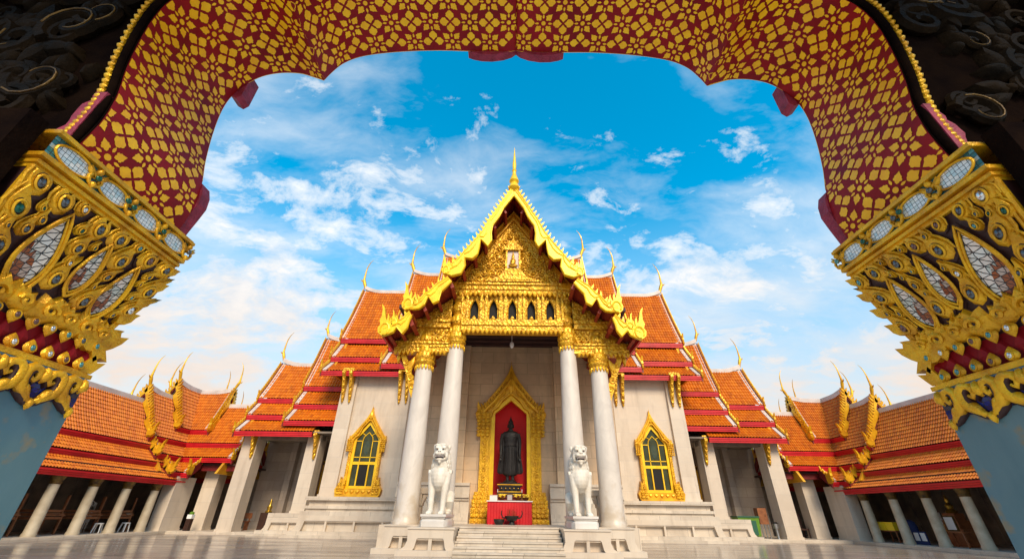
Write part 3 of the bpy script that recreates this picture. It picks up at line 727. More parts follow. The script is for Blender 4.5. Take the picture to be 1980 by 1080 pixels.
# columns with lotus capitals
def column(x, y, z0, z1, r0, r1, ztop):
    c = MB(); c.lathe([(r0*1.12, z0), (r0*1.12, z0+.10), (r0*1.02, z0+.16), (r0, z0+.3), (r0*.985, z0+(z1-z0)*.4), (r1*1.02, z1-.3), (r1, z1)], (x, y), 28)
    col = c.build('column', 'marble_column', temple, smooth=40)
    k = MB(); R_ = r1
    k.lathe([(R_*1.03, z1-.02), (R_*1.10, z1+.06), (R_*1.24, z1+.12), (R_*1.26, z1+.18), (R_*1.10, z1+.24), (R_*1.18, z1+.30), (R_*1.20, z1+.42), (R_*1.05, z1+.62), (R_*.86, z1+.86), (R_*.80, z1+.92), (R_*.95, z1+.97), (R_*.80, z1+1.02)], (x, y), 20)
    z = z1+1.02; s_ = 1.0
    while z < ztop-.15:
        h = min(.62, ztop-z); q = .86
        k.lathe([(R_*q*.95, z), (R_*q*1.12, z+h*.18), (R_*q*1.15, z+h*.34), (R_*q*.98, z+h*.60), (R_*q*.72, z+h*.82), (R_*q*.9, z+h*.92), (R_*q*.8, z+h)], (x, y), 16); z += h
    cap = k.build('capital', 'gold_carved', col, smooth=50)
    p = MB()
    for (zb, hh, rr_, m, dn) in [(z1+.02, .26, R_*1.06, 16, PI), (z1+.28, .34, R_*1.17, 12, 0), (z1+.52, .38, R_*1.08, 10, 0), (z1+1.06, .34, R_*.98, 10, 0)]:
        for j in range(m):
            a = 2*PI*(j+(.5 if hh > .36 else 0))/m
            f = lambda u, v, q, a=a, rr_=rr_: (x+(rr_+q-(.12*abs(v-zb) if dn == 0 else 0))*math.sin(a+u/rr_), y-(rr_+q-(.12*abs(v-zb) if dn == 0 else 0))*math.cos(a+u/rr_), v)
            p.relief(leaf(2*PI*rr_/m*.95, hh, 5, 0, zb, dn), f, .05)
    p.build('capital_petals', 'gold_paint', cap)
    return col
for sx in (-1, 1):
    column(sx*3.80, 17.25, .84, 6.72, .43, .35, 8.5)
    column(sx*2.50, 17.25, .84, 7.66, .42, .345, 10.25)

# ---------------------------------------------------------------- body of the hall
def P_(mb, *a): mb.box(*a); return mb
w = MB()
w.box(-5.4, -1.15, 22.5, 24.0, .8, 12.2); w.box(1.15, 5.4, 22.5, 24.0, .8, 12.2); w.box(-1.15, 1.15, 22.5, 24.0, 6.95, 12.2)
w.box(-5.4, -1.15, 24.0, 38, .8, 12.0); w.box(1.15, 5.4, 24.0, 38, .8, 12.0); w.box(-1.15, 1.15, 24.02, 38, 6.95, 12.0)
for sx in (1, -1):
    w.box(sx*2.35, sx*2.95, 22.22, 22.5, .8, 9.6); w.box(sx*3.35, sx*3.45, 22.4, 22.5, .8, 9.6); w.box(sx*4.85, sx*5.45, 22.15, 22.5, .8, 9.6)
for sx in (1, -1): w.prism([(sx*1.15, 6.15), (sx*1.15, 6.96), (sx*.42, 6.96)], XZ(22.55), -.2, .045)
wall = w.build('hall_wall', 'marble_wall', temple)
dd = MB()
for sx in (1, -1):
    for (x0, x1) in ((1.95, 2.2), (2.2, 5.5)):
        for z0, z1, y in [(.8, 1.05, 22.02), (1.05, 1.22, 22.10), (1.22, 1.75, 22.2), (1.75, 1.86, 22.12), (1.86, 2.02, 22.04), (2.02, 2.38, 22.14), (2.38, 2.50, 22.06)]:
            dd.box(sx*x0, sx*x1, y, 22.55, z0, z1)
dd.build('wall_dado', 'marble_base', temple)
ce = MB(); ce.box(-5.4, 5.4, 17.45, 22.5, 9.62, 9.8)
for k in range(7): ce.box(-5.3, 5.3, 17.9+.66*k, 18.05+.66*k, 9.5, 9.62)
ce.build('portico_ceiling', 'ceiling_dark', temple)
# hidden box lintel behind the gold beams closes the roof space over the ceiling
lt = MB(); lt.box(-2.3, 2.3, 17.3, 17.6, 8.36, 9.7)
for sx in (1, -1): lt.box(sx*2.85, sx*5.0, 17.4, 17.6, 7.35, 8.45)
lt.build('lintel', 'gold_panel', temple)
lp = MB(); lp.tube([(0, 18.6, 9.5), (0, 18.6, 8.45)], .012, 4); lp.lathe([(.03, 8.45), (.09, 8.38), (.11, 8.26), (.07, 8.16), (.02, 8.12)], (0, 18.6), 10)
lp.build('hanging_lamp', 'paper', temple, smooth=40)

def block_wing(side):
    b = MB(); b.box(-10.75, -5.4, 26.3, 32.7, 1.9, 9.4)
    b.build('wing_wall', 'marble_cream', temple, side)
    pl = MB()
    for x0, x1 in ((-10.85, -9.95), (-7.25, -6.45)):
        pl.box(x0, x1, 26.10, 26.3, 1.9, 9.2); pl.box(x0-.05, x1+.05, 26.04, 26.3, 1.9, 2.05)
    pl.build('pilaster', 'marble_cream', temple, side)
    # podium of stacked mouldings with a recessed foot
    q = MB()
    for x0, y0, z0, z1 in [(-11.75, 24.55, 0, .14), (-11.5, 24.75, .14, .30), (-11.2, 25.0, 1.02, 1.22), (-11.05, 25.35, 1.22, 1.34), (-11.15, 25.25, 1.34, 1.48), (-11.0, 25.5, 1.48, 1.74), (-11.2, 25.3, 1.74, 1.92)]:
        q.box(x0, -5.1, y0, 33, z0, z1)
    q.box(-11.0, -5.1, 25.2, 33, .30, 1.02)
    root = q.build('podium', 'marble_base', temple, side)
    f = MB()
    foot_frieze(f, -11.2, -5.2, 25.02, .30, 1.02, 4)
    f.box(-11.22, -11.02, 25.02, 32, .30, 1.02)
    f.build('podium_panel_frame', 'marble_cream', root, side)
    # lower podium under the right-hand pillar of the side gallery
    q = MB()
    for x0, y0, z0, z1 in [(-14.2, 25.9, 0, .13), (-13.9, 26.1, .13, .28), (-13.55, 26.4, .84, 1.10)]: q.box(x0, -11.0, y0, 32, z0, z1)
    q.box(-13.4, -11.0, 26.55, 32, .28, .84)
    root = q.build('podium', 'marble_base', temple, side)
    f = MB(); foot_frieze(f, -13.55, -11.1, 26.42, .28, .84, 2); f.build('podium_panel_frame', 'marble_cream', root, side)
    # pillars of the side gallery
    for x0, x1, y0, z0 in ((-16.75, -15.85, 27.25, .15), (-12.75, -11.95, 27.25, 1.10)):
        p = MB(); p.box(x0, x1, y0, y0+.95, z0, 5.4); p.box(x0-.04, x1+.04, y0-.04, y0+.99, z0, z0+.12)
        p.build('gallery_pillar', 'marble_cream', temple, side)
    rw = MB(); rw.box(-17.3, -10.8, 31.2, 31.8, .15, 7.4)
    rw.box(-15.3, -14.9, 30.7, 31.2, .15, 5.6); rw.box(-13.4, -13.0, 30.7, 31.2, .15, 5.6)
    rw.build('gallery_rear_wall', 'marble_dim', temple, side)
    cl = MB(); cl.box(-17.0, -10.9, 26.75, 31.5, 5.42, 5.52); cl.box(-16.9, -11.9, 27.4, 27.9, 5.1, 5.42)
    cl.build('gallery_ceiling', 'plaster_dim', temple, side)
    dr = MB(); dr.box(-12.9, -11.6, 31.05, 31.2, 1.1, 4.0); dr.box(-12.75, -11.75, 31.0, 31.06, 1.2, 3.8)
    dr.build('gallery_door', 'red_deep', temple, side)
    df = MB()
    for x in (-13.0, -11.6): df.box(x, x+.1, 30.95, 31.2, 1.1, 4.2)
    df.box(-13.0, -11.5, 30.95, 31.2, 4.0, 4.25)
    df.build('gallery_door_frame', 'gold_paint', temple, side)
    # gold eave brackets: hanging flame-shaped consoles on pilasters and pillars
    for (x, y, z, s_, tilt) in [(-10.42, 26.06, 9.05, 1.9, 0), (-6.85, 26.06, 9.05, 1.9, 0), (-15.98, 27.22, 5.45, 1.45, 0), (-12.1, 27.22, 5.45, 1.5, 0)]:
        br_ = MB()
        for dx in ((-.22, .22) if s_ > 1.7 else (0,)):
            f = lambda u, v, d_, dx=dx: (x+dx+u, y-d_, z+v)
            prof = [(0, 0), (.9, 0), (.95, -.12), (.62, -.34), (.50, -.52), (.34, -.66), (.28, -.8), (.13, -.94), (.05, -1.0), (0, -1.0)]
            br_.prism([(a*s_*.42, b*s_*.9) for a, b in prof], lambda u, v, d_, dx=dx: (x+dx+d_, y-u, z+v), -.09, .09)
            for k in range(4):
                br_.relief(leaf(.22, .5, 5, 0, -.12*s_-k*.19*s_, PI), lambda u, v, d_, dx=dx, k=k: (x+dx+u, y-.42*s_*(.62-.16*k)-d_, z+v), .07)
            br_.lathe([(.02, z-s_*1.02), (.07, z-s_*.96), (.05, z-s_*.86)], (x+dx, y-.04), 8)
        br_.box(x-.34 if s_ > 1.7 else x-.14, x+.34 if s_ > 1.7 else x+.14, y-.3*s_, y, z-.02, z+.16)
        br_.build('eave_bracket', 'gold_carved', temple, side)

def foot_frieze(mb, x0, x1, y, z0, z1, n):
    """recessed panels framed by flared feet (concave ends), as on Thai plinths"""
    h = z1-z0; fl = [(0, 0), (.42*h, 0), (.30*h, .10*h), (.25*h, .25*h), (.23*h, .62*h), (.0, .62*h)]
    mb.prism([(x0-.16, z0), (x0+.34*h, z0), (x0+.40*h, z0+.16*h), (x0+.52*h, z0+.62*h), (x0+.56*h, z0+.66*h), (x0+.56*h, z1), (x0, z1), (x0-.0, z0+.5*h), (x0-.06, z0+.2*h)], XZ(y), -.24, .03)
    mb.box(x0+.56*h, x1, y-.03, y+.24, z0+.66*h, z1)
    for k in range(1, n): mb.box(x0+(x1-x0)*k/n-.05, x0+(x1-x0)*k/n+.05, y-.01, y+.24, z0, z0+.66*h)
    mb.box(x0+.50*h, x1, y+.02, y+.26, z0+.58*h, z0+.66*h)

for sd_ in (1, -1): block_wing(sd_)

# porch floor, steps and pedestals
pf = MB(); pf.box(-4.3, 4.3, 17.25, 22.6, 0, .8); pf.box(-5.1, 5.1, 18.6, 26, 0, .79)
pf.build('porch_floor', 'marble_base', temple)
st = MB()
for k in range(6):
    y0 = 15.30+.335*k; st.box(-1.78, 1.78, y0, 17.4, .1333*k+(.0 if k == 0 else .002), .1333*(k+1)); st.box(-1.78, 1.78, y0-.03, y0+.05, .1333*(k+1)-.04, .1333*(k+1)+.004)
st.build('front_steps', 'marble_step', temple)
def pedestal(mb, x0, x1, y0, y1, zt, slab=.16):
    """front block with flared feet, two sunk panels and a slab below"""
    mb.box(x0-.30, x1+.30, y0-.18, y1, 0, slab); xc = (x0+x1)/2; h = zt-slab
    mb.box(x0+.10, x1-.10, y0+.24, y1, slab, zt)
    for sx, xe in ((1, x0), (-1, x1)):
        mb.prism([(xe-sx*.22, slab), (xe+sx*.22, slab), (xe+sx*.26, slab+.10*h), (xe+sx*.32, slab+.50*h), (xe+sx*.36, slab+.56*h), (xe+sx*.36, zt), (xe, zt), (xe+sx*.02, slab+.45*h), (xe-sx*.06, slab+.16*h)], XZ(y0), -(y1-y0), 0)
    mb.box(x0+.36, x1-.36, y0, y0+.3, slab+.56*h, zt)
    mb.box(xc-.055, xc+.055, y0+.02, y0+.3, slab, slab+.56*h); mb.box(x0+.30, x1-.30, y0+.04, y0+.3, slab+.47*h, slab+.56*h)
    mb.box(x0-.03, x1+.03, y0-.03, y1, zt, zt+.05)
for sx in (1, -1):
    p = MB(); pedestal(p, -3.35, -1.82, 15.75, 17.3, .74); p.build('lion_pedestal', 'marble_cream', temple, sx)
    p = MB(); pedestal(p, -4.32, -3.1, 16.45, 18.6, .79); p.build('column_pedestal', 'marble_cream', temple, sx)
    # marble bench rail between the columns
    b = MB(); b.box(-4.35, -2.55, 18.0, 18.4, 1.86, 2.06)
    for x in (-3.55,): b.box(x-.16, x+.12, 18.02, 18.38, .8, 1.86); b.box(x-.2, x+.16, 17.98, 18.42, .8, .95); b.box(x-.2, x+.16, 17.98, 18.42, 1.45, 1.55)
    b.prism([(-3.4, 1.86), (-3.43, 1.4), (-3.3, 1.72), (-3.05, 1.83), (-2.6, 1.86)], XZ(18.2), -.15, .15)
    b.box(-2.9, -2.65, 18.02, 18.38, .8, 1.86)
    b.build('bench_rail', 'marble_cream', temple, sx)
    # curled gold bracket beside the outer capital
    g = MB()
    f = lambda u, v, d_: (-(4.05+u), 17.2-d_, 5.55+v)
    g.prism([(0, -.25), (.12, -.2), (.30, .25), (.42, .75), (.62, 1.15), (.78, 1.55), (.85, 1.8), (.60, 1.75), (.50, 1.4), (.30, 1.1), (.22, .7), (.06, .45)], f, -.09, .09)
    for k in range(4): g.tube([f(u, v, .1) for u, v in spiral(.16, 1.3, 12, .14+.13*k, .25+.36*k, k)], .04, 5)
    g.relief(leaf(.3, .8, 6, .42, .9, .35), f, .12, .05); g.relief(leaf(.2, .5, 6, .9, 1.75, PI), f, .1, .0)
    g.build('eave_bracket', 'gold_paint', temple, sx)

# ---------------------------------------------------------------- pointed gold surrounds
def surround(root_name, parent, side, cx, y, z0, zs, zp, ztip, hw, ow, bw, door=False):
    """hw: half opening, ow: outer half width, bw: half width of its base; zs shoulder, zp peak of the opening"""
    b = MB(); c = MB(); t = MB(); W = ow-hw; H = zs-z0
    fn = lambda u, v, d_=0.: (cx+u, y-d_, v)
    fr = hw*.24
    for sx in (1, -1):
        f = lambda u, v, d_=0., sx=sx: fn(sx*u, v, d_)
        # flat inner frame with pointed head
        b.strip([(hw+fr, z0+.1*H), (hw+fr, zs+.01), (0, zp+fr*1.5)], [(hw, z0+.1*H), (hw, zs), (0, zp)], f, -.15, .14)
        # carved jamb on a stepped base
        c.prism([(hw+fr, z0), (ow-.06, z0), (ow-.06, zs-.05*H), (hw+fr, zs-.05*H)], f, -.1, .24)
        for k in range(int(H/.14)):
            zz = z0+.27*H+k*.14
            if zz < zs-.24*H: c.relief(leaf(W*.30, .15, 4, (hw+fr+ow)/2, zz), f, .035, .24)
        for k, (q, a, e) in enumerate([(.0, 1., .45), (.05, .92, .40), (.085, .97, .43), (.125, .80, .36), (.155, .86, .38), (.19, .62, .33), (.22, .5, .30)]):
            c.box(cx+sx*(hw+fr*.9), cx+sx*(ow+(bw-ow)*a), y-e, y, z0+q*H, z0+(q+.042)*H)
            m = 4 if door else 2
            for j in range(m):
                uu = hw+fr+(ow+(bw-ow)*a-hw-fr)*(j+.5)/m; c.relief(leaf((bw-hw)/m*.8, .05*H, 4, uu, z0+(q-.004)*H), f, .06, e)
        for k, (q, a) in enumerate([(.235, .10), (.20, .0), (.165, .12), (.13, .22), (.095, .32), (.06, .42), (.03, .5)]):
            c.box(cx+sx*(hw+fr*.9), cx+sx*(ow+W*a*.6), y-.26-.12*a, y, zs-q*H, zs-(q-.030)*H)
            for j in range(3): c.relief(leaf(W*.34, .045*H, 4, hw+fr+W*(.2+.3*j), zs-(q+.006)*H), f, .06, .26+.12*a)
        # flaming arch: outer ogee against inner cusped line
        hgt = ztip-zs
        A = [(ow+W*.30, zs-.02*hgt), (ow+W*.22, zs+.06*hgt), (ow*.88, zs+.17*hgt), (ow*.68, zs+.32*hgt), (ow*.46, zs+.48*hgt), (ow*.26, zs+.64*hgt), (ow*.11, zs+.80*hgt), (ow*.03, zs+.93*hgt), (0, ztip)]
        B = [(hw+fr, zs-.07*hgt), (hw+fr*.95, zs-.01*hgt), (hw+fr*.5, zs+.06*hgt), (hw*.86, zs+.11*hgt), (hw*.60, zs+(zp-zs)*.55+fr*1.3), (hw*.34, zp-(zp-zs)*.22+fr*1.4), (hw*.15, zp+fr*1.35), (hw*.05, zp+fr*1.5), (0, zp+fr*1.55)]
        t.strip(A, B, f, -.1, .22)
        mid = [((a[0]+b_[0])/2, (a[1]+b_[1])/2) for a, b_ in zip(A, B)]
        t.tube([f(u, v, .26) for u, v in mid], .06*ow, 6); t.tube([f(u, v, .24) for u, v in B], .045*ow, 6)
        n = 12 if door else 9
        for k in range(n):
            l = .35+k/(n-1)*(len(A)-4.2); i = int(l); q = l-i
            u, v = A[i][0]+(A[i+1][0]-A[i][0])*q, A[i][1]+(A[i+1][1]-A[i][1])*q
            um, vm = B[i][0]+(B[i+1][0]-B[i][0])*q, B[i][1]+(B[i+1][1]-B[i][1])*q
            tx, tz = A[i+1][0]-A[i][0], A[i+1][1]-A[i][1]; ln = math.hypot(tx, tz); tx /= ln; tz /= ln
            wd = math.hypot(u-um, v-vm); nx, nz = (u-um)/wd, (v-vm)/wd
            c.relief(leaf(.13*ow, wd*.95, 6, um+nx*wd*.22-tx*wd*.25, vm+nz*wd*.22-tz*wd*.25, math.atan2(-(nx*.8+tx*.55), nz*.8+tz*.55)), f, .09, .22)
        # up-curling leaf at the shoulder
        t.prism([(ow-W*.10+u*W*.55, zs-.09*hgt+v*W*.95) for u, v in [(0, -.2), (.45, -.1), (.62, .2), (.50, .5), (.62, .75), (.55, 1.15), (.30, .85), (.12, .6), (.0, .4)]], f, -.05, .26)
        t.relief(circle(W*.22, 8, ow+W*.12, zs-.02*hgt), f, .1, .26)
    t.lathe([(.05*ow, zp+fr*1.5), (.10*ow, zp+(ztip-zp)*.35), (.075*ow, zp+(ztip-zp)*.55), (.02*ow, zp+(ztip-zp)*.8), (.004, ztip+.06*hgt)], (cx, y-.2), 8)
    t.relief(leaf(.34*ow, .55*(ztip-zp), 6, cx, zp+fr*1.6), lambda u, v, d_: (u, y-d_, v), .14, .2)
    root = t.build(root_name, 'gold_paint', parent, side)
    b.build('inner_frame', 'gold_bright', root, side); c.build('carved_ornament', 'gold_fine', root, side)
    return root
dsur = surround('doorway_surround', temple, 1, 0, 22.5, .8, 5.85, 6.55, 8.55, .84, 1.62, 1.86, True)
nb = MB()
nb.box(-1.14, 1.14, 23.2, 23.35, .8, 6.9)
nb.prism([(-1.14, .8), (-1.14, 6.9), (-1.04, 6.9), (-1.04, .8)], XZ(22.75), -.45, .2); nb.prism([(1.14, .8), (1.04, .8), (1.04, 6.9), (1.14, 6.9)], XZ(22.75), -.45, .2)
nb.prism([(-1.05, 5.8), (-.0, 6.62), (1.05, 5.8), (1.05, 6.9), (-1.05, 6.9)], XZ(22.75), -.4, .2)
nb.box(-1.1, 1.1, 22.45, 23.2, .78, .82)
nb.build('niche_lining', 'red_niche', dsur)

def window(side):
    cx = -8.63; y = 26.3; z0 = 2.05
    root = surround('window', temple, side, cx, y, z0, 5.0, 5.85, 6.92, .66, 1.02, 1.2)
    a = MB(); a.box(cx-1.22, cx+1.22, y-.42, y, 1.94, 2.06); a.box(cx-1.15, cx+1.15, y-.34, y, 2.06, 2.34)
    for k in range(7): a.relief(leaf(.26, .2, 5, cx-.96+.32*k, 2.30, PI), lambda u, v, d_: (u, y-d_, v), .08, .34)
    for k in (-1, 1): a.prism([(cx+k*u, v) for u, v in [(.95, 2.0), (1.25, 2.0), (1.32, 2.3), (1.12, 2.6), (1.10, 2.95), (.98, 2.6)]], XZ(y), 0, .38)
    a.build('window_sill', 'gold_paint', root, side)
    g = MB(); g.prism([(cx-.76, 2.4), (cx-.76, 5.02), (cx, 5.88), (cx+.76, 5.02), (cx+.76, 2.4)], XZ(y-.02), 0, .015)
    g.build('window_glass', 'glass_dark', root, side)
    e = MB(); e.prism([(cx+u, v) for u, v in circle(.22, 14, 0, 4.55, .8, 1.75)], XZ(y-.04), 0, .012); e.build('tinted_glass', 'glass_tint', root, side)
    m = MB(); Y = y-.06
    m.box(cx-.76, cx+.76, Y-.05, Y+.03, 3.62, 3.78); m.box(cx-.76, cx+.76, Y-.05, Y+.03, 2.36, 2.50)
    for u in (-.30, .30):
        m.box(cx+u-.022, cx+u+.022, Y-.02, Y+.02, 3.78, 4.95)
        m.box(cx+u-.035, cx+u+.035, Y-.05, Y+.02, 2.5, 3.62)
        m.tube([(cx+u, Y, 4.95), (cx+u*.85, Y, 5.15), (cx, Y, 5.42)], .024, 5)
        m.tube([(cx+u*.62, Y, 5.25), (cx+u*1.6, Y, 5.42)], .022, 5)
    m.box(cx-.75, cx+.75, Y-.02, Y+.02, 4.0, 4.045); m.box(cx-.75, cx-.3, Y-.02, Y+.02, 4.9, 4.945); m.box(cx+.3, cx+.75, Y-.02, Y+.02, 4.9, 4.945)
    m.build('glazing_bars', 'gold_bright', root, side)
    v = MB(); v.box(cx-.24, cx+.24, Y-.0, Y+.02, 2.5, 3.62); v.build('casement_shade', 'void_dark', root, side)  # black plate standing in for the unlit interior behind the window
for sd_ in (1, -1): window(sd_)
# ================================================================ cloister galleries at both sides
GX, GY = -22.3, 29.5
def gallery(side, label):
    g = thing('cloister_gallery', label, 'gallery', (side*-22.3, 22, 0))
    EAST = (1, 0); Yd = (0, 1); Xd = (1, 0)
    va = lambda o: -o; vb = lambda o: o
    O = (GX, GY)
    low = [(0, 6.85, 1.4, 4.42), (1.28, 4.18, 2.05, 3.52), (1.92, 3.30, 2.72, 2.68)]
    mid = [(0, 7.55, 1.4, 4.92), (1.25, 4.68, 2.0, 4.0), (1.85, 3.75, 2.66, 3.10)]
    top = [(0, 8.5, 1.15, 5.75)]
    kw = dict(fas=.26, ridge_flare=.5, gable=True, trim='gold_paint')
    tiered_roof('gallery_roof', g, side, O, Yd, EAST, -1, 6.85, low, -4.0, -23.0, s_in_layers=[-4.0, -3.2, -2.1], chofa_size=.9, flame_size=.6, **kw)
    for d_, n_, out, val, sg in ((Yd, EAST, -1, va, -1), (Xd, SOUTH, 1, vb, 1)):
        tiered_roof('gallery_roof', g, side, O, d_, n_, out, 7.55, mid, sg*0., sg*(4.35 if sg < 0 else 5.0), valley=val, ov=[0, -.3, -1.0] if sg < 0 else [0, 0, -1.9], chofa_size=.95, flame_size=.62, **kw)
        tiered_roof('gallery_roof', g, side, O, d_, n_, out, 8.5, top, sg*0., sg*2.3, valley=val, chofa_size=.95, flame_size=.62, **kw)
    # outer arms of the crossing, seen over the ridges
    for d_, n_, out in ((Xd, SOUTH, -1), (Yd, EAST, 1)):
        tiered_roof('gallery_roof', g, side, O, d_, n_, out, 7.55, mid[:2], 0., out*4.7, flames=False, chofa_size=.95, **kw)
        tiered_roof('gallery_roof', g, side, O, d_, n_, out, 8.5, top, 0., out*2.3, flames=False, chofa_size=.95, **kw)
    # gilded bargeboards on the gable ends that look into the court
    lam = MB()
    for (zr, ls, d_, n_, s_, sg) in [(7.55, mid, Yd, EAST, -4.42, -1), (8.5, top, Yd, EAST, -2.38, -1), (8.5, top, Xd, SOUTH, 2.38, 1), (7.55, mid[1:2], Yd, EAST, -4.1, -1), (7.55, mid[2:3], Yd, EAST, -3.4, -1), (7.55, mid[2:3], Xd, SOUTH, 3.1, 1)]:
        for sx in (1, -1):
            for (o0, z0, o1, z1) in ls[:1]:
                c = curve(o0, z0, o1, z1, .09); m = 17
                A = []; B = []
                for k in range(m):
                    t = k/(m-1); o = np.interp(t, np.linspace(0, 1, len(c)), [q[0] for q in c]); z = np.interp(t, np.linspace(0, 1, len(c)), [q[1] for q in c])
                    wv = .15*math.sin(t*PI*5.0)
                    A.append((sx*(o+wv*.25), z+.17)); B.append((sx*(o-.10+wv), z-.10-wv*.8))
                f = lambda u, v, q=0.: (O[0]+d_[0]*s_+n_[0]*u+d_[0]*sg*q, O[1]+d_[1]*s_+n_[1]*u+d_[1]*sg*q, v)
                lam.strip(A, B, f, -.07, .07)
                for k in range(0, m-1):
                    u, v = A[k]; tx, tz = A[k+1][0]-u, A[k+1][1]-v; l = math.hypot(tx, tz); tx /= l; tz /= l
                    nx, nz = (-tz*sx, tx*sx); hgt = min(.26, l*1.3)
                    lam.prism([(u+tx*a+nx*b, v+tz*a+nz*b) for a, b in [(l*.1, -.03), (l*.75, -.03), (l*.65, hgt*.4), (-l*.15, hgt)]], f, -.05, .05)
                flame(lam, f(sx*o1, z1, .05), (n_[0]*sx, n_[1]*sx), .72, .14)
    lam.build('bargeboard', 'gold_paint', g, side)
    # floor plinth, columns, piers
    p = MB(); p.box(-26.0, -19.35, 3, 32, 0, .15); p.box(-26, -12.2, 27.0, 34, 0, .152); p.box(-19.4, -19.25, 3, 27.0, .0, .11); p.box(-19.4, -13.9, 26.88, 27.0, 0, .11)
    p.build('gallery_plinth', 'marble_base', g, side)
    c0 = None
    for k in range(9):
        y = 25.72-1.93*k
        c = MB(); c.lathe([(.25, .15), (.25, .24), (.225, .30), (.205, 1.4), (.19, 2.12)], (-19.85, y), 16)
        o = c.build('gallery_column', 'column_ochre', g, side, 40)
        k_ = MB(); k_.lathe([(.20, 2.10), (.23, 2.16), (.20, 2.20), (.25, 2.32), (.27, 2.42), (.22, 2.44), (.26, 2.5)], (-19.85, y), 16); k_.build('column_capital', 'gold_dull', o, side, 40)
    for x0, x1, y0, y1, zt in ((-20.25, -19.55, 26.7, 28.3, 2.9), (-19.2, -18.35, 28.5, 29.3, 3.5)):
        q = MB(); q.box(x0, x1, y0, y1, .15, zt); q.box(x0-.03, x1+.03, y0-.03, y1+.03, .15, .27); q.build('corner_pier', 'marble_cream', g, side)
    b = MB(); b.box(-20.0, -19.7, 4, 26.2, 2.5, 2.78); b.box(-19.7, -17.0, 27.9, 28.2, 3.3, 3.6); b.build('gallery_beam', 'red_deep', g, side)
    w_ = MB(); w_.box(-25.0, -24.7, 3, 33, .15, 4.2); w_.box(-25, -16.9, 32.2, 32.5, .15, 5.2)
    for k in range(12): w_.box(-24.7, -24.6, 4+2.2*k, 4.35+2.2*k, .15, 3.4)
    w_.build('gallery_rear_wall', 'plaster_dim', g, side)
    ce = MB(); ce.box(-24.8, -19.9, 3, 28, 2.95, 3.05); ce.box(-24.8, -17.0, 27.8, 32.3, 3.6, 3.7); ce.build('gallery_ceiling', 'ceiling_dark', g, side)
    return g
TILE.update(rib=.145, course=.235)
gallery(1, 'left hand tiled cloister gallery with stored wooden tables behind its round columns')
gallery(-1, 'right hand tiled cloister gallery with yellow boxes and a gilt shrine behind its columns')

# ================================================================ courtyard ground
gr = MB(); gr.add([(-600, -60, 0), (600, -60, 0), (600, 900, 0), (-600, 900, 0)], [(0, 1, 2, 3)])
tag(gr.build('ground', 'courtyard_marble'), 'polished marble slab courtyard', None, None, 'structure')

# ================================================================ lions
def remesh(o, voxel, smooth=4):
    m = o.modifiers.new('remesh', 'REMESH'); m.mode = 'VOXEL'; m.voxel_size = voxel; m.use_smooth_shade = True
    if smooth: s_ = o.modifiers.new('smooth', 'SMOOTH'); s_.iterations = smooth; s_.factor = .5
def lion(x, y, z, turn, label):
    """guardian lion standing upright on straight forelegs: local frame, faces -Y"""
    t = thing('stone_lion', label, 'lion statue', (x, y, z), 'white lions flanking the front steps', True, turn); t.scale = (.93, 1, 1.02)
    b = MB(); S = 1.0
    # haunches and back
    b.tube([(0, .62, .42), (0, .45, .80), (0, .18, 1.12), (0, -.02, 1.40), (0, -.10, 1.62)], [.26, .34, .34, .35, .26], 14)
    b.ell((0, -.10, 1.24), (.40, .30, .36)); b.ell((0, -.20, 1.12), (.30, .24, .34)); b.ell((0, -.14, .92), (.17, .16, .22))
    for sx in (1, -1):
        b.tube([(sx*.27, -.06, 1.30), (sx*.265, -.14, .95), (sx*.235, -.17, .52), (sx*.225, -.20, .14), (sx*.225, -.22, .04)], [.20, .155, .115, .10, .115], 12)
        b.ell((sx*.225, -.30, .075), (.125, .17, .085))
        for q in (-1, 0, 1): b.ell((sx*.225+q*.07, -.43, .055), (.042, .07, .055), 8, 6)
        b.tube([(sx*.30, .55, .62), (sx*.36, .34, .40), (sx*.34, .50, .16), (sx*.34, .36, .06)], [.24, .19, .12, .10], 12)
        b.ell((sx*.34, .28, .07), (.11, .17, .08))
    b.tube([(0, .80, .40), (0, 1.0, .75), (0, .92, 1.15), (0, .75, 1.45), (0, .78, 1.7)], [.08, .08, .08, .10, .03], 8)
    # neck, mane cone and broad head with an open jaw
    b.tube([(0, .06, 1.30), (0, .06, 1.50), (0, .04, 1.72), (0, .02, 1.95), (0, .0, 2.12)], [.36, .385, .345, .29, .20], 16)
    b.ell((0, -.06, 1.64), (.27, .30, .30))
    b.ell((0, -.15, 2.03), (.31, .30, .29)); b.ell((0, -.37, 1.925), (.235, .17, .105)); b.ell((0, -.33, 1.735), (.20, .155, .07)); b.ell((0, -.49, 2.0), (.095, .06, .06))
    b.ell((0, -.40, 1.65), (.07, .07, .07))
    for sx in (1, -1):
        b.ell((sx*.125, -.385, 2.115), (.10, .085, .065)); b.ell((sx*.105, -.47, 1.925), (.10, .075, .065)); b.ell((sx*.30, -.08, 2.17), (.065, .07, .11), 8, 6)
        b.ell((sx*.235, -.25, 1.85), (.075, .13, .13)); b.tube([(sx*.03, -.40, 2.20), (sx*.16, -.40, 2.225), (sx*.28, -.27, 2.16)], [.04, .05, .03], 8)
        b.box(sx*.33, sx*.47, -.12, .10, 1.30, 1.42)
    o = b.build('lion_body', 'marble_lion', t); remesh(o, .022, 2)
    lion_parts(t)
    return t
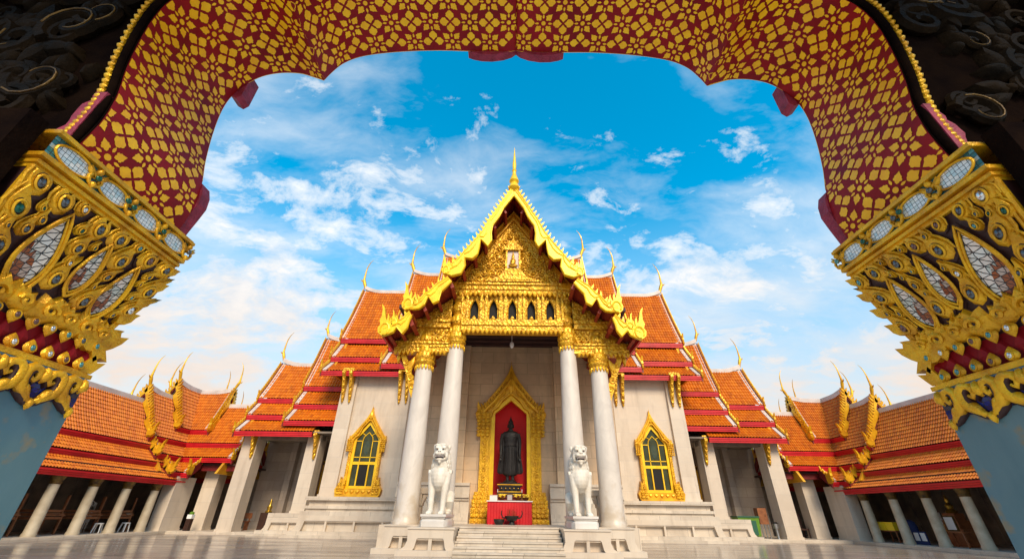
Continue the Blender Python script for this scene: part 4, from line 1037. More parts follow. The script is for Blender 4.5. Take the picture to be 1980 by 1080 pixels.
def lion_parts(t):
    m = MB()
    cone = lambda z: np.interp(z, [1.28, 1.50, 1.72, 1.95, 2.12], [.375, .39, .35, .295, .21])
    for k in range(5):                                  # rows of low overlapping locks
        for j in range(15):
            a = PI*(-.22+1.44*(j+.5*(k % 2))/14.5); zz = 2.10-.155*k
            f = lambda u, v, q, a=a: ((cone(v)+q)*math.cos(a+u/.33), .05+(cone(v)+q)*math.sin(a+u/.33), v)
            m.relief(leaf(.125, .22, 5, 0, zz, PI), f, .035, -.005)
    m.build('mane', 'marble_lion', t, smooth=50)
    d = MB(); d.box(-.165, .165, -.50, -.38, 1.80, 1.845)
    for sx in (1, -1): d.ell((sx*.12, -.455, 2.07), (.04, .03, .02), 8, 6); d.ell((sx*.035, -.545, 1.985), (.02, .012, .014), 6, 5)
    d.build('mouth_and_eyes', 'dark_recess', t, smooth=50)
    th = MB()
    for k in range(7): th.box(-.13+.038*k, -.100+.038*k, -.508, -.46, 1.825, 1.845)
    for sx in (1, -1): th.tube([(sx*.15, -.49, 1.845), (sx*.15, -.50, 1.79)], [.018, .004], 5)
    th.build('teeth', 'white_trim', t)
    p = MB()
    p.box(-.47, .47, -.62, 1.1, -.04, .03); p.box(-.44, .44, -.58, 1.06, -.09, -.04); p.lathe([(.50, -.35), (.515, -.33), (.515, -.17), (.48, -.115), (.43, -.09)], (0, .24), 32, sq=.92, sx=.98, sy=1.72)
    p.build('plinth', 'marble_white', t, smooth=35)
lion1 = lion(-2.56, 16.55, 1.14, R(-3), 'white marble guardian lion beside the left column, left of the front steps')
clone(lion1, (2.56, 16.55, 1.14), R(3), 'white marble guardian lion beside the right column, right of the front steps')
# ================================================================ statue in the niche, altar and offerings
def buddha():
    t = thing('buddha_statue', 'dark bronze standing Buddha statue in the red niche', 'statue', (0, 22.05, 2.21), None, True); t.scale = (1, 1, .94)
    b = MB()
    # flared robe, legs, torso, arms, head: local frame, faces -Y, feet at z=.70, crown at 3.62
    rows = [(.66, .28, .16), (.74, .36, .18), (.86, .37, .19), (1.10, .35, .19), (1.45, .34, .195), (1.80, .32, .195), (2.05, .30, .19), (2.25, .30, .19), (2.45, .34, .20), (2.62, .40, .20), (2.74, .42, .18), (2.82, .34, .15), (2.88, .15, .12), (2.98, .115, .115)]
    vs = []; fs = []; n = 20
    for z, rx, ry in rows:
        for k in range(n):
            a = 2*PI*k/n; vs.append((rx*math.copysign(abs(math.cos(a))**.8, math.cos(a)), ry*math.sin(a), z))
    for i in range(len(rows)-1):
        for k in range(n): fs.append((i*n+k, i*n+(k+1) % n, (i+1)*n+(k+1) % n, (i+1)*n+k))
    fs += [tuple(range(n))[::-1], tuple((len(rows)-1)*n+k for k in range(n))]
    b.add(vs, fs)
    sheet = [(.74, .56), (.82, .64), (.95, .645), (1.2, .60), (1.5, .555), (1.8, .52), (2.1, .50), (2.4, .49), (2.62, .46)]   # robe held open by the arms
    vs = []; fs = []
    for z, rx in sheet:
        for k in range(20):
            a = 2*PI*k/20; vs.append((rx*math.copysign(abs(math.cos(a))**.7, math.cos(a)), .03+.075*math.sin(a), z))
    for i in range(len(sheet)-1):
        for k in range(20): fs.append((i*20+k, i*20+(k+1) % 20, (i+1)*20+(k+1) % 20, (i+1)*20+k))
    b.add(vs, fs+[tuple(range(20))[::-1], tuple((len(sheet)-1)*20+k for k in range(20))])
    for sx in (1, -1):
        b.tube([(sx*.37, 0, 2.72), (sx*.45, .02, 2.45), (sx*.475, .01, 2.12), (sx*.47, -.06, 1.80), (sx*.475, -.10, 1.62)], [.115, .10, .085, .068, .06], 12)
        b.ell((sx*.475, -.12, 1.55), (.05, .055, .09), 10, 8)
        for q in range(4): b.tube([(sx*.475+(q-1.5)*.024, -.13, 1.50), (sx*.475+(q-1.5)*.026, -.15, 1.40-.015*abs(q-1.4)), (sx*.475+(q-1.5)*.026, -.14, 1.33+.012*abs(q-1.4))], [.016, .015, .010], 6)
        b.tube([(sx*.435, -.13, 1.57), (sx*.415, -.17, 1.50), (sx*.42, -.18, 1.44)], [.020, .017, .011], 6)
        b.tube([(sx*.13, -.02, .80), (sx*.13, -.02, .52), (sx*.13, -.04, .44)], [.10, .075, .085], 12); b.ell((sx*.13, -.14, .42), (.075, .17, .05), 10, 6)
        b.ell((sx*.155, .0, 3.12), (.028, .045, .10), 8, 6)
        b.ell((sx*.16, -.13, 2.55), (.13, .07, .09))
        b.ell((sx*.055, -.142, 3.175), (.030, .020, .013), 8, 6)
    b.ell((0, 0, 3.16), (.150, .165, .205), 16, 12); b.ell((0, .01, 3.34), (.135, .145, .10), 14, 8); b.ell((0, .01, 3.45), (.075, .08, .08), 12, 8); b.tube([(0, .01, 3.48), (0, .01, 3.68)], [.045, .008], 8)
    b.tube([(0, -.155, 3.20), (0, -.195, 3.12), (0, -.165, 3.10)], [.016, .026, .012], 8); b.ell((0, -.158, 3.045), (.05, .018, .016), 8, 6); b.ell((0, -.13, 2.985), (.05, .04, .035), 8, 6)
    b.lathe([(.34, .30), (.36, .34), (.30, .40), (.26, .44)], (0, 0), 18)
    o = b.build('statue_body', 'bronze_dark', t); remesh(o, .014, 2)
    r = MB()
    for sx in (1, -1):                                 # robe hem folds and belt
        for k in range(4): r.tube([(sx*(.10+.09*k), -.19+.012*k*k, 2.0-.06*k), (sx*(.13+.12*k), -.19+.014*k*k, 1.35), (sx*(.15+.135*k), -.185+.014*k*k, .76)], [.012, .016, .014], 5)
    r.tube([(-.33, -.10, 2.12), (-.15, -.20, 2.10), (.15, -.20, 2.10), (.33, -.10, 2.12)], .022, 6)
    r.tube([(-.06, -.21, 2.1), (-.07, -.205, 1.4), (-.08, -.19, .72)], .02, 6); r.tube([(.06, -.21, 2.1), (.07, -.205, 1.4), (.08, -.19, .72)], .02, 6)
    r.build('robe_folds', 'bronze_dark', t, smooth=50)
    p = MB()
    for w, z0, z1, d in [(.60, -.30, -.18, .40), (.54, -.18, -.08, .36), (.50, -.08, .14, .33), (.57, .14, .20, .37), (.60, .20, .25, .39), (.48, .25, .31, .33)]: p.box(-w, w, -d, d, z0, z1)
    for k in range(5): p.relief(leaf(.16, .22, 5, -.4+.2*k, -.08), lambda u, v, q: (u, -.33-q, v), .05)
    p.build('statue_base', 'bronze_dark', t)
    g = MB()
    for w, z, d in [(.605, .205, .395), (.565, -.115, .365), (.605, -.235, .405)]: g.box(-w, w, -d-.005, d, z, z+.04)
    for k in range(5): g.ell((-.4+.2*k, -.38, .06), (.022, .02, .022), 6, 4)
    g.build('base_gilding', 'gold_paint', t)
buddha()
sb = MB(); sb.box(-.80, .80, 21.6, 23.1, .82, 1.86); sb.box(-.82, .82, 21.55, 23.1, 1.86, 1.92)
sbt = thing('statue_stand', 'dark red stand under the bronze statue, behind the red altar cloth', 'stand', (0, 22.2, .82))
sb.build('stand_body', 'red_deep', sbt)
al = thing('altar_table', 'low altar table covered by a bright red cloth in front of the statue niche', 'table', (0, 21.2, .8))
a = MB(); a.box(-1.0, 1.0, 20.92, 21.42, .80, 1.68); 
for k in range(16): a.tube([(-.97+.13*k, 20.915, 1.64), (-.97+.13*k, 20.905, .82)], [.012, .03], 5)
a.build('altar_cloth', 'red_cloth', al)
a = MB(); a.box(-1.04, 1.04, 20.88, 21.45, 1.68, 1.73); a.build('table_top', 'red_paint', al)
a = MB(); a.box(-1.04, 1.04, 20.87, 20.88, 1.69, 1.73); a.build('table_trim', 'paper', al)
def offering(kind, x, label):
    if kind == 'vase':
        t = thing('brass_candlestick', label, 'candlestick', (x, 21.12, 1.73)); m = MB()
        m.lathe([(.07, 1.73), (.05, 1.77), (.02, 1.84), (.035, 1.92), (.02, 1.98), (.05, 2.06), (.03, 2.07)], (x, 21.12), 12); m.build('holder', 'gold_dull', t, smooth=40)
        m = MB(); m.tube([(x, 21.12, 2.06), (x, 21.12, 2.20)], .014, 6); m.build('candle', 'paper', t)
    if kind == 'flowers':
        t = thing('flower_bowl', label, 'flower bowl', (x, 21.15, 1.73)); m = MB()
        m.lathe([(.05, 1.73), (.12, 1.79), (.15, 1.86), (.13, 1.86)], (x, 21.15), 12); m.build('bowl', 'gold_dull', t, smooth=40)
        m = MB(); r_ = random.Random(int(x*100))
        for k in range(26): m.ell((x+r_.uniform(-.14, .14), 21.15+r_.uniform(-.1, .1), 1.88+r_.uniform(0, .11)), (.035, .035, .03), 6, 4)
        m.build('blooms', 'yellow_plastic', t)
    if kind == 'box':
        t = thing('white_box', label, 'box', (x, 21.15, 1.73)); m = MB(); m.box(x-.17, x+.17, 21.02, 21.28, 1.73, 1.92); m.build('box_body', 'paper', t)
        m = MB(); m.box(x-.175, x+.175, 21.015, 21.285, 1.92, 1.955); m.build('lid', 'white_trim', t)
offering('box', -.74, 'small white lidded box at the left end of the red altar table')
offering('flowers', -.36, 'bowl of yellow blooms left of centre on the red altar table')
offering('flowers', .36, 'bowl of yellow blooms right of centre on the red altar table')
offering('flowers', .74, 'bowl of yellow blooms at the right end of the red altar table')
offering('vase', -.56, 'brass candlestick on the red altar table beside the white box')
offering('vase', .56, 'brass candlestick between two yellow flower bowls on the right of the altar')
bf_ = thing('picture_frame', 'small dark framed picture at the middle of the red altar table', 'picture', (0, 21.2, 1.73)); m = MB()
m.box(-.14, .14, 21.17, 21.20, 1.73, 2.0); m.build('frame', 'wood_dark', bf_); m = MB(); m.box(-.11, .11, 21.165, 21.17, 1.76, 1.97); m.build('picture', 'paper_grey', bf_)
ib = thing('incense_burner', 'dark bronze incense burner with raised handles before the red altar', 'incense burner', (.1, 20.5, .8)); m = MB()
m.lathe([(.16, .8), (.12, .86), (.10, .92), (.22, .98), (.30, 1.06), (.31, 1.14), (.28, 1.14), (.26, 1.08)], (.1, 20.5), 18); m.build('bowl', 'bronze_dark', ib, smooth=40)
for sx in (1, -1):
    m = MB(); m.tube([(.1+sx*.28, 20.5, 1.04), (.1+sx*.40, 20.5, 1.08), (.1+sx*.46, 20.5, 1.22), (.1+sx*.44, 20.5, 1.34)], [.03, .03, .025, .02], 6); m.build('handle', 'bronze_dark', ib, smooth=60)
m = MB(); r_ = random.Random(5)
for k in range(14):
    x_, y_ = .1+r_.uniform(-.2, .2), 20.5+r_.uniform(-.15, .15); m.tube([(x_, y_, 1.08), (x_+r_.uniform(-.03, .03), y_, 1.28+r_.uniform(0, .12))], .006, 4)
m.build('incense_sticks', 'gold_dull', ib)
lb = thing('bronze_bowl', 'low dark bronze bowl standing left of the incense burner', 'bowl', (-.45, 20.5, .8)); m = MB()
m.lathe([(.14, .8), (.20, .86), (.24, .96), (.23, 1.0), (.20, .98)], (-.45, 20.5), 16); m.build('bowl_body', 'bronze_dark', lb, smooth=40); m = MB(); m.lathe([(.24, 1.0), (.245, 1.02), (.2, 1.02)], (-.45, 20.5), 16); m.build('rim', 'gold_dull', lb)

# ================================================================ things stored in the left gallery
def wooden_table(label, loc, rz=0):
    t = thing('wooden_table', label, 'table', loc, 'wooden tables stored in the left gallery', True, rz)
    m = MB(); m.box(-.42, .42, -.72, .72, .74, .79); m.build('table_top', 'wood_brown', t)
    for x in (-.36, .36):
        for y in (-.64, .64):
            m = MB(); m.box(x-.03, x+.03, y-.03, y+.03, 0, .74); m.build('leg', 'wood_brown', t)
    m = MB()
    for y in (-.64, .64): m.box(-.36, .36, y-.02, y+.02, .60, .70)
    for x in (-.36, .36): m.box(x-.02, x+.02, -.64, .64, .60, .70)
    m.build('apron', 'wood_brown', t)
    return t
wt = wooden_table('brown wooden table inside the left gallery, nearest to the corner pier', (-20.9, 25.0, .15))
labs = ['brown wooden table inside the left gallery, second from the corner pier', 'brown wooden table inside the left gallery, third from the corner pier', 'brown wooden table inside the left gallery, beside the blue-green gate pillar']
for k, l in enumerate(labs): clone(wt, (-20.95-.05*k, 23.1-1.92*k, .15), 0.03*k, l)
labs = ['upturned wooden table lying on the table nearest the corner pier, legs up', 'upturned wooden table on the second table from the corner pier, legs up', 'upturned wooden table on the third table from the corner pier, legs up', 'upturned wooden table on the table beside the blue-green gate pillar, legs up']
for k, l in enumerate(labs):
    c = clone(wt, (-20.95-.05*k, 25.0-1.92*k, .94+.79), 0.05, l); c.rotation_euler.x = PI
def stool(label, loc, rz=0):
    t = thing('plastic_stool', label, 'stool', loc, 'white plastic stools in the left gallery', True, rz)
    m = MB(); m.lathe([(.15, .43), (.17, .42), (.17, .38), (.15, .38)], (0, 0), 16, sq=.6); m.build('seat', 'white_plastic', t, smooth=40)
    for k in range(4):
        a = PI/4+k*PI/2; m = MB(); m.tube([(.15*math.cos(a), .15*math.sin(a), .40), (.21*math.cos(a), .21*math.sin(a), 0)], [.032, .026], 6); m.build('leg', 'white_plastic', t)
    return t
s1 = stool('white plastic stool on the floor beside the table nearest the corner pier', (-20.25, 25.15, .15))
clone(s1, (-20.3, 23.6, .15), .4, 'white plastic stool on the floor beside the second table from the corner pier')
def stacked_chair(label, loc):
    t = thing('plastic_chair', label, 'chair', loc, 'white plastic chairs in a stack', True, .5)
    m = MB(); m.box(-.22, .22, -.22, .22, .42, .45); m.build('seat', 'white_plastic', t)
    m = MB()
    for k in range(4): m.box(-.2+.12*k, -.13+.12*k, .2, .23, .45, .82)
    m.tube([(-.24, .22, .45), (-.24, .25, .80), (0, .27, .92), (.24, .25, .80), (.24, .22, .45)], .028, 6); m.build('backrest', 'white_plastic', t)
    for x in (-.2, .2):
        for y in (-.2, .2): m = MB(); m.tube([(x, y, .42), (x*1.15, y*1.15, 0)], .022, 6); m.build('leg', 'white_plastic', t)
    return t
c1 = stacked_chair('white plastic chair at the bottom of the stack behind the tables', (-21.9, 24.3, .15))
for k, l in enumerate(['white plastic chair second from the bottom of the stack behind the tables', 'white plastic chair third from the bottom of the stack behind the tables', 'white plastic chair topmost of the stack behind the tables']): clone(c1, (-21.9, 24.3, .15+.16*(k+1)), .5, l)
hl = thing('water_cooler', 'white water cooler with a green top standing between two corner piers', 'water cooler', (-18.55, 27.5, .152), None, True)
m = MB(); m.box(-.16, .16, -.16, .16, 0, 1.0); m.build('cabinet', 'wood_dark', hl); m = MB(); m.box(-.17, .17, -.17, .17, 1.0, 1.35); m.build('front_panel', 'paper', hl)
m = MB(); m.lathe([(.14, 1.35), (.15, 1.4), (.15, 1.55), (.05, 1.6)], (0, 0), 12); m.build('bottle', 'green_bin', hl, smooth=40); hl.scale = (.8, .8, .6)
pl_ = thing('plate', 'white plate lying on the wooden table nearest the corner pier', 'plate', (-20.62, 25.4, 1.75), None, True)
m = MB(); m.lathe([(.1, 0), (.18, .03), (.17, .035), (.09, .012)], (0, 0), 16); m.build('dish', 'white_plastic', pl_); m = MB(); m.lathe([(.18, .03), (.19, .04), (.185, .042)], (0, 0), 16); m.build('rim', 'white_trim', pl_)
pl_.location.z = .94
# low bench in the rear gallery, left
bn = thing('wooden_bench', 'dark wooden bench between the corner pier and the white gallery pillar', 'bench', (-17.0, 29.3, .152), None, True)
m = MB(); m.box(-.9, .9, -.2, .2, .44, .49); m.build('seat', 'wood_brown', bn); m = MB(); m.box(-.9, .9, .17, .21, .62, .92); m.build('backrest', 'wood_brown', bn)
for x in (-.8, 0, .8):
    m = MB(); m.box(x-.03, x+.03, -.18, .2, 0, .92 if False else .44); m.box(x-.03, x+.03, .16, .2, .44, .9); m.build('leg', 'wood_brown', bn)
sh = thing('shrine_cabinet', 'dark little shrine cabinet with a gilt figure inside the left side gallery', 'cabinet', (-15.3, 29.8, .15), None, True)
m = MB(); m.box(-.35, .35, -.25, .25, 0, .95); m.build('cabinet', 'wood_dark', sh); m = MB(); m.lathe([(.2, .95), (.22, 1.0), (.12, 1.1), (.17, 1.25), (.07, 1.4), (.09, 1.52), (.01, 1.72)], (0, 0), 12); m.build('gilt_figure', 'skin_gold', sh, smooth=50)

# ================================================================ things in the right gallery
def small_table(label, loc, w=.55, d=.35, h=.6):
    t = thing('small_table', label, 'table', loc, None, True)
    m = MB(); m.box(-d, d, -w, w, h-.05, h); m.build('table_top', 'wood_brown', t)
    for x in (-d+.05, d-.05):
        for y in (-w+.05, w-.05): m = MB(); m.tube([(x, y, h-.05), (x*1.1, y*1.05, h*.5), (x*.95, y, .0)], [.035, .028, .03], 6); m.build('leg', 'wood_brown', t)
    return t
small_table('low brown table carrying two yellow boxes beside the corner pier on the right', (20.45, 25.3, .15), .55, .3, .55)
for k, (y, l) in enumerate([(25.62, 'yellow plastic box on the low table, the one closer to the corner pier'), (25.08, 'yellow plastic box on the low table, the one farther from the corner pier')]):
    t = thing('yellow_box', l, 'box', (20.4, y, .70), 'yellow boxes on the low table', True)
    m = MB(); m.box(-.2, .2, -.24, .24, 0, .34, tx=-.02, ty=-.02); m.build('box_body', 'yellow_plastic', t); m = MB(); m.box(-.23, .23, -.27, .27, .34, .38); m.build('lid', 'yellow_plastic', t)
small_table('carved brown table with a framed picture in the right gallery', (20.4, 21.6, .15), .6, .35, .62)
fp = thing('picture_frame', 'framed picture leaning on the carved table in the right gallery', 'picture', (20.35, 21.7, .77), None, True)
m = MB(); m.box(-.02, .03, -.27, .27, 0, .62); m.build('frame', 'gold_dull', fp); m = MB(); m.box(-.03, -.02, -.21, .21, .06, .56); m.build('picture', 'paper', fp)
cd = thing('candlestick', 'small brass candlestick on the carved table beside the framed picture', 'candlestick', (20.3, 22.05, .77), None, True)
m = MB(); m.lathe([(.07, 0), (.03, .05), (.025, .2), (.06, .25)], (0, 0), 10); m.build('holder', 'gold_paint', cd); m = MB(); m.tube([(0, 0, .25), (0, 0, .4)], .015, 6); m.build('candle', 'paper', cd)
sh2 = thing('shrine_altar', 'stepped dark altar with a small gilt seated figure in the right gallery', 'altar', (21.6, 22.7, .15), None, True)
m = MB(); m.box(-.5, .5, -.7, .7, 0, .7); m.box(-.4, .4, -.5, .5, .7, 1.05); m.box(-.25, .25, -.3, .3, 1.05, 1.35); m.build('altar_steps', 'wood_brown', sh2)
m = MB(); m.lathe([(.2, 1.35), (.24, 1.42), (.12, 1.55), (.16, 1.68), (.06, 1.8), (.09, 1.92), (.01, 2.15)], (0, 0), 12); m.build('gilt_figure', 'skin_gold', sh2, smooth=50)
nb1 = thing('notice_board', 'white notice sheet on a dark stand between two right gallery columns', 'notice', (20.35, 23.6, .15), None, True)
m = MB(); m.box(-.03, .03, -.36, .36, .0, .55); m.build('stand', 'blue_cloth', nb1)
for y in (-.2, .17): m = MB(); m.box(-.045, -.03, y-.13, y+.13, .16, .5); m.build('sheet', 'paper', nb1)
bc = thing('blue_barrel', 'dark blue covered barrel behind the right gallery column near the yellow boxes', 'barrel', (20.6, 24.2, .15), None, True)
m = MB(); m.lathe([(.22, 0), (.25, .1), (.25, .75), (.2, .95), (.05, 1.05)], (0, 0), 16); m.build('drum', 'blue_cloth', bc, smooth=50); m = MB(); m.lathe([(.255, .4), (.27, .43), (.255, .46)], (0, 0), 16); m.build('hoop', 'wood_dark', bc)
wn_ = thing('wall_notice', 'white paper notice on the wall of the right gallery behind the columns', 'notice', (21.9, 23.9, 1.3), None, True)
m = MB(); m.box(-.03, .03, -.17, .17, -.25, .25); m.build('sheet', 'paper', wn_); m = MB(); m.box(.03, .05, -.2, .2, -.28, .28); m.build('backing_board', 'wood_dark', wn_)
fv = thing('flower_vase', 'tiny vase with red blooms on the floor between right gallery columns', 'vase', (19.95, 23.9, .15), None, True)
m = MB(); m.lathe([(.08, 0), (.11, .1), (.06, .2), (.09, .26)], (0, 0), 10); m.build('vase', 'paper', fv); m = MB()
for k in range(9): m.ell((random.uniform(-.1, .1), random.uniform(-.1, .1), .3+random.uniform(0, .15)), (.04, .04, .04), 6, 4)
m.build('blooms', 'red_paint', fv)
# side gallery on the right: wheeled bin, cabinet, post, board
gb = thing('wheeled_bin', 'bright green wheeled bin with a dark lid in the right side gallery', 'bin', (13.9, 27.7, .152), None, True)
m = MB(); m.box(-.55, .55, -.35, .35, .12, 1.05, tx=-.06, ty=-.05); m.build('bin_body', 'green_bin', gb); m = MB(); m.box(-.64, .64, -.44, .44, 1.05, 1.12); m.build('lid', 'green_dark', gb)
m = MB(); m.box(-.28, .38, -.44, -.36, .18, .9); m.build('front_panel', 'green_dark', gb)
for x in (-.4, .4): m = MB(); m.tube([(x-.04, -.2, .09), (x+.04, -.2, .09)], .09, 12); m.build('wheel', 'void_dark', gb)
cb = thing('wooden_cabinet', 'reddish brown wooden cabinet on steel legs beside the green bin', 'cabinet', (15.05, 28.0, .152), None, True)
m = MB(); m.box(-.26, .26, -.22, .22, .72, 1.55); m.build('cabinet', 'wood_brown', cb)
for x in (-.2, 0, .2): m = MB(); m.tube([(x, -.16, 0), (x, -.16, .72)], .03, 8); m.build('leg', 'steel', cb)
m = MB(); m.ell((.12, -.235, 1.15), (.03, .02, .03), 8, 6); m.build('knob', 'gold_dull', cb)
ps = thing('ash_bin', 'steel post bin standing next to the wooden cabinet', 'bin', (15.55, 27.6, .152), None, True)
m = MB(); m.lathe([(.09, 0), (.08, .05), (.08, .5), (.15, .52), (.16, .75), (.12, .8)], (0, 0), 14); m.build('post', 'steel', ps, smooth=40); m = MB(); m.lathe([(.16, .76), (.17, .78), (.1, .84)], (0, 0), 14); m.build('bowl', 'bronze_dark', ps)
wb = thing('wall_board', 'white board hanging on the wall above the green bin', 'board', (14.2, 31.1, 2.2), None, True)
m = MB(); m.box(-.35, .35, -.03, .03, -.7, .7); m.build('sheet', 'paper', wb); m = MB(); m.box(-.38, .38, .03, .05, -.73, .73); m.build('backing_board', 'wood_dark', wb)
ch = thing('dark_chair', 'dark wooden armchair in the shade beyond the right white pillar', 'chair', (18.0, 29.2, .152), None, True)
m = MB(); m.box(-.28, .28, -.28, .28, .42, .5); m.build('seat', 'wood_dark', ch); m = MB(); m.box(-.28, .28, .24, .3, .5, 1.3); m.build('backrest', 'wood_dark', ch)
for x in (-.25, .25):
    for y in (-.25, .25): m = MB(); m.box(x-.03, x+.03, y-.03, y+.03, 0, .42); m.build('leg', 'wood_dark', ch)
# ================================================================ the gate the camera looks through
YN, YF = 1.86, 2.78
gate = thing('temple_gate', 'gilded temple gate framing the view, with red and gold arch and jewelled capitals', 'gate', (0, 2.3, 0))
def catmull(P, n=5):
    out = []
    for i in range(len(P)-1):
        p0 = P[max(i-1, 0)]; p1 = P[i]; p2 = P[i+1]; p3 = P[min(i+2, len(P)-1)]
        for k in range(n):
            t = k/n; out.append(tuple(.5*(2*b+(c-a)*t+(2*a-5*b+4*c-d)*t*t+(3*b-a-3*c+d)*t**3) for a, b, c, d in zip(p0, p1, p2, p3)))
    return out+[P[-1]]
SEG_TOP = [(0, 5.93), (.06, 5.885), (.45, 5.875), (.83, 5.885), (1.19, 5.865), (1.55, 5.81), (1.80, 5.73), (1.96, 5.60), (2.05, 5.43), (2.10, 5.29)]
SEG_LOW = [(2.10, 5.29), (2.21, 5.34), (2.40, 5.41), (2.63, 5.41), (2.83, 5.32), (2.98, 5.10), (3.03, 4.84), (3.0, 4.48), (2.92, 4.06), (2.83, 3.73), (2.80, 3.48), (2.82, 3.28), (2.85, 3.16)]
PROF = catmull(SEG_TOP, 5)[:-1]+catmull(SEG_LOW, 5)
PL = [0.]
for a, b in zip(PROF, PROF[1:]): PL.append(PL[-1]+math.hypot(b[0]-a[0], b[1]-a[1]))
PX = np.array([p[0] for p in PROF]); PZ = np.array([p[1] for p in PROF]); PLA = np.array(PL)
def arch_pt(s, y, h):
    """s: length along the intrados from the crown (negative = left half); h: lift off the surface into the opening"""
    sg = 1 if s >= 0 else -1; q = abs(s)
    x = np.interp(q, PLA, PX); z = np.interp(q, PLA, PZ)
    a = max(q-.02, 0); b = min(q+.02, PL[-1])
    tx = np.interp(b, PLA, PX)-np.interp(a, PLA, PX); tz = np.interp(b, PLA, PZ)-np.interp(a, PLA, PZ); l = math.hypot(tx, tz)
    nx, nz = tz/l, -tx/l                               # towards the opening (down / inwards)
    return (sg*(x+nx*h), y, z+nz*h)
sof = MB()
rows = [[arch_pt(s, y, .004) for s in [-q for q in PL[::-1]][:-1]+PL] for y in np.linspace(YN+.002, YF-.002, 5)]
sof.grid(rows)
soffit = sof.build('arch_soffit', 'maroon_lacquer', gate)
# gilt stencil: alternating four-lobed clovers and eight-petalled flowers
st_ = MB(); CS = .215; rj = random.Random(11)
LOBE = [(.055, 0), (.11, .05), (.165, .095), (.185, .145), (.235, .178), (.28, .16), (.315, .172), (.36, .14), (.38, .10), (.425, .075), (.465, 0)]
LOBE = LOBE+[(u, -v) for u, v in LOBE[-2:0:-1]]
PET = [(.165, 0), (.205, .055), (.255, .075), (.265, .125), (.325, .135), (.345, .105), (.395, .11), (.425, .07), (.535, 0)]
PET = PET+[(u, -v) for u, v in PET[-2:0:-1]]
SML = [(.19, 0), (.235, .04), (.30, .042), (.385, 0), (.30, -.042), (.235, -.04)]
nk = int(PL[-1]/CS)
for k in range(-nk-1, nk+1):
    for j in range(5):
        s0 = (k+.5)*CS; y0 = 2.672-CS*j; par = (k+j) % 2
        shapes = []
        if par: shapes = [(LOBE, a) for a in (0, 90, 180, 270)]
        else: shapes = [(PET, a) for a in (45, 135, 225, 315)]+[(SML, a) for a in (0, 90, 180, 270)]+[(circle(.095, 10), 0)]
        for out, a in shapes:
            a = R(a+rj.uniform(-3, 3)); c_, s_ = math.cos(a), math.sin(a); f_ = CS*rj.uniform(1.12, 1.2)
            q = [(s0+(u*c_-v*s_)*f_, y0+(u*s_+v*c_)*f_) for u, v in out]
            if max(v for u, v in q) > YN+.03: q = [(u, max(v, YN+.007)) for u, v in q]
            if any(abs(u) > PL[-1]-.005 for u, v in q) or any(v > YF-.004 for u, v in q) or any(v < YN+.006 for u, v in q): continue
            if min(u for u, v in q)*max(u for u, v in q) < 0: continue
            st_.flat(q, lambda u, v, h: arch_pt(u, v, h), .0065)
mat('gold_stencil', (1.0, .60, .014), .42, .0, (.90, .46, .010), 7, .12, 60, spec=.3)
st_.build('gilt_stencil', 'gold_stencil', soffit)
# wall carrying the arch: dark carved face inside, plain outside
def outer(p):
    x, z = p
    if z > 5.0 and x < 3.6: return (x*1.25 if x < 3.0 else 4.4, 6.6)
    return (4.4, z+.0)
B_ = []
for x, z in PROF: B_.append((min(4.4, x*4.4/3.0), 6.6) if z > 5.30 else (4.4, 6.6-(5.30-z)*(6.6-3.16)/(5.30-3.16)))
wl = MB(); rim = MB(); rim2 = MB(); fr = MB()
for sx in (1, -1):
    wl.strip(PROF, B_, lambda u, v, y, sx=sx: (sx*u, y, v), YN, YF)
    rim.tube([(sx*(x+.035), YN-.015, z+.02) for x, z in PROF], .026, 7); rim2.tube([(sx*(x+.085), YN-.02, z+.055) for x, z in PROF], .020, 6)
    n_ = 0
    for i in range(0, len(PROF)-1):
        x, z = PROF[i]; rim2.ell((sx*(x+.085), YN-.035, z+.055), (.026, .02, .026), 6, 4)
    fr.tube([(sx*(x+.006), YF-.002, z+.006) for x, z in PROF if z > 3.75], .010, 5)
wl.build('arch_wall', 'shaded_wood', gate)
rim.build('arch_rim', 'shaded_wood', gate, smooth=60); rim2.build('gilt_rim', 'gold_near', gate, smooth=60); fr.build('gilt_edge', 'gold_stencil', gate)
# outer arch edge (court side), maroon: crown lobes, tab ends, foot knobs
ed_ = MB()
for sx in (1, -1):
    fn = lambda u, v, y, sx=sx: (sx*u, y, v)
    ed_.strip([(0, 5.96), (.05, 5.90), (.15, 5.845), (.28, 5.815), (.40, 5.82), (.50, 5.85), (.56, 5.885)], [(0, 6.1), (.05, 6.1), (.15, 6.1), (.28, 6.1), (.40, 6.1), (.50, 6.1), (.56, 6.1)], fn, YF, YF+.09)
    ed_.prism([(2.86, 3.17), (2.83, 3.3), (2.80, 3.42), (2.775, 3.54), (2.79, 3.66), (2.83, 3.76), (2.95, 3.8), (3.1, 3.6), (3.1, 3.17)], fn, YF, YF+.10)
    ed_.prism([(2.91, 5.35), (2.91, 5.02), (2.955, 4.97), (3.03, 5.02), (3.15, 5.35)], fn, YF, YF+.14)
ed_.build('outer_arch_edge', 'maroon_pink', gate)
# torn lacquer edge at the springing, inside face
tn = MB(); rq = random.Random(4)
for sx in (1, -1):
    A = []; Bq = []
    for k in range(14):
        z = 3.16+.042*k; A.append((np.interp(-z, [-3.8, -3.16], [2.83, 2.86]), z)); Bq.append((A[-1][0]+.10+.05*rq.random()-.004*k, z))
    tn.strip(A, Bq, lambda u, v, y, sx=sx: (sx*u, y, v), YN-.045, YN-.002)
tn.build('worn_edge', 'maroon_pink', gate)
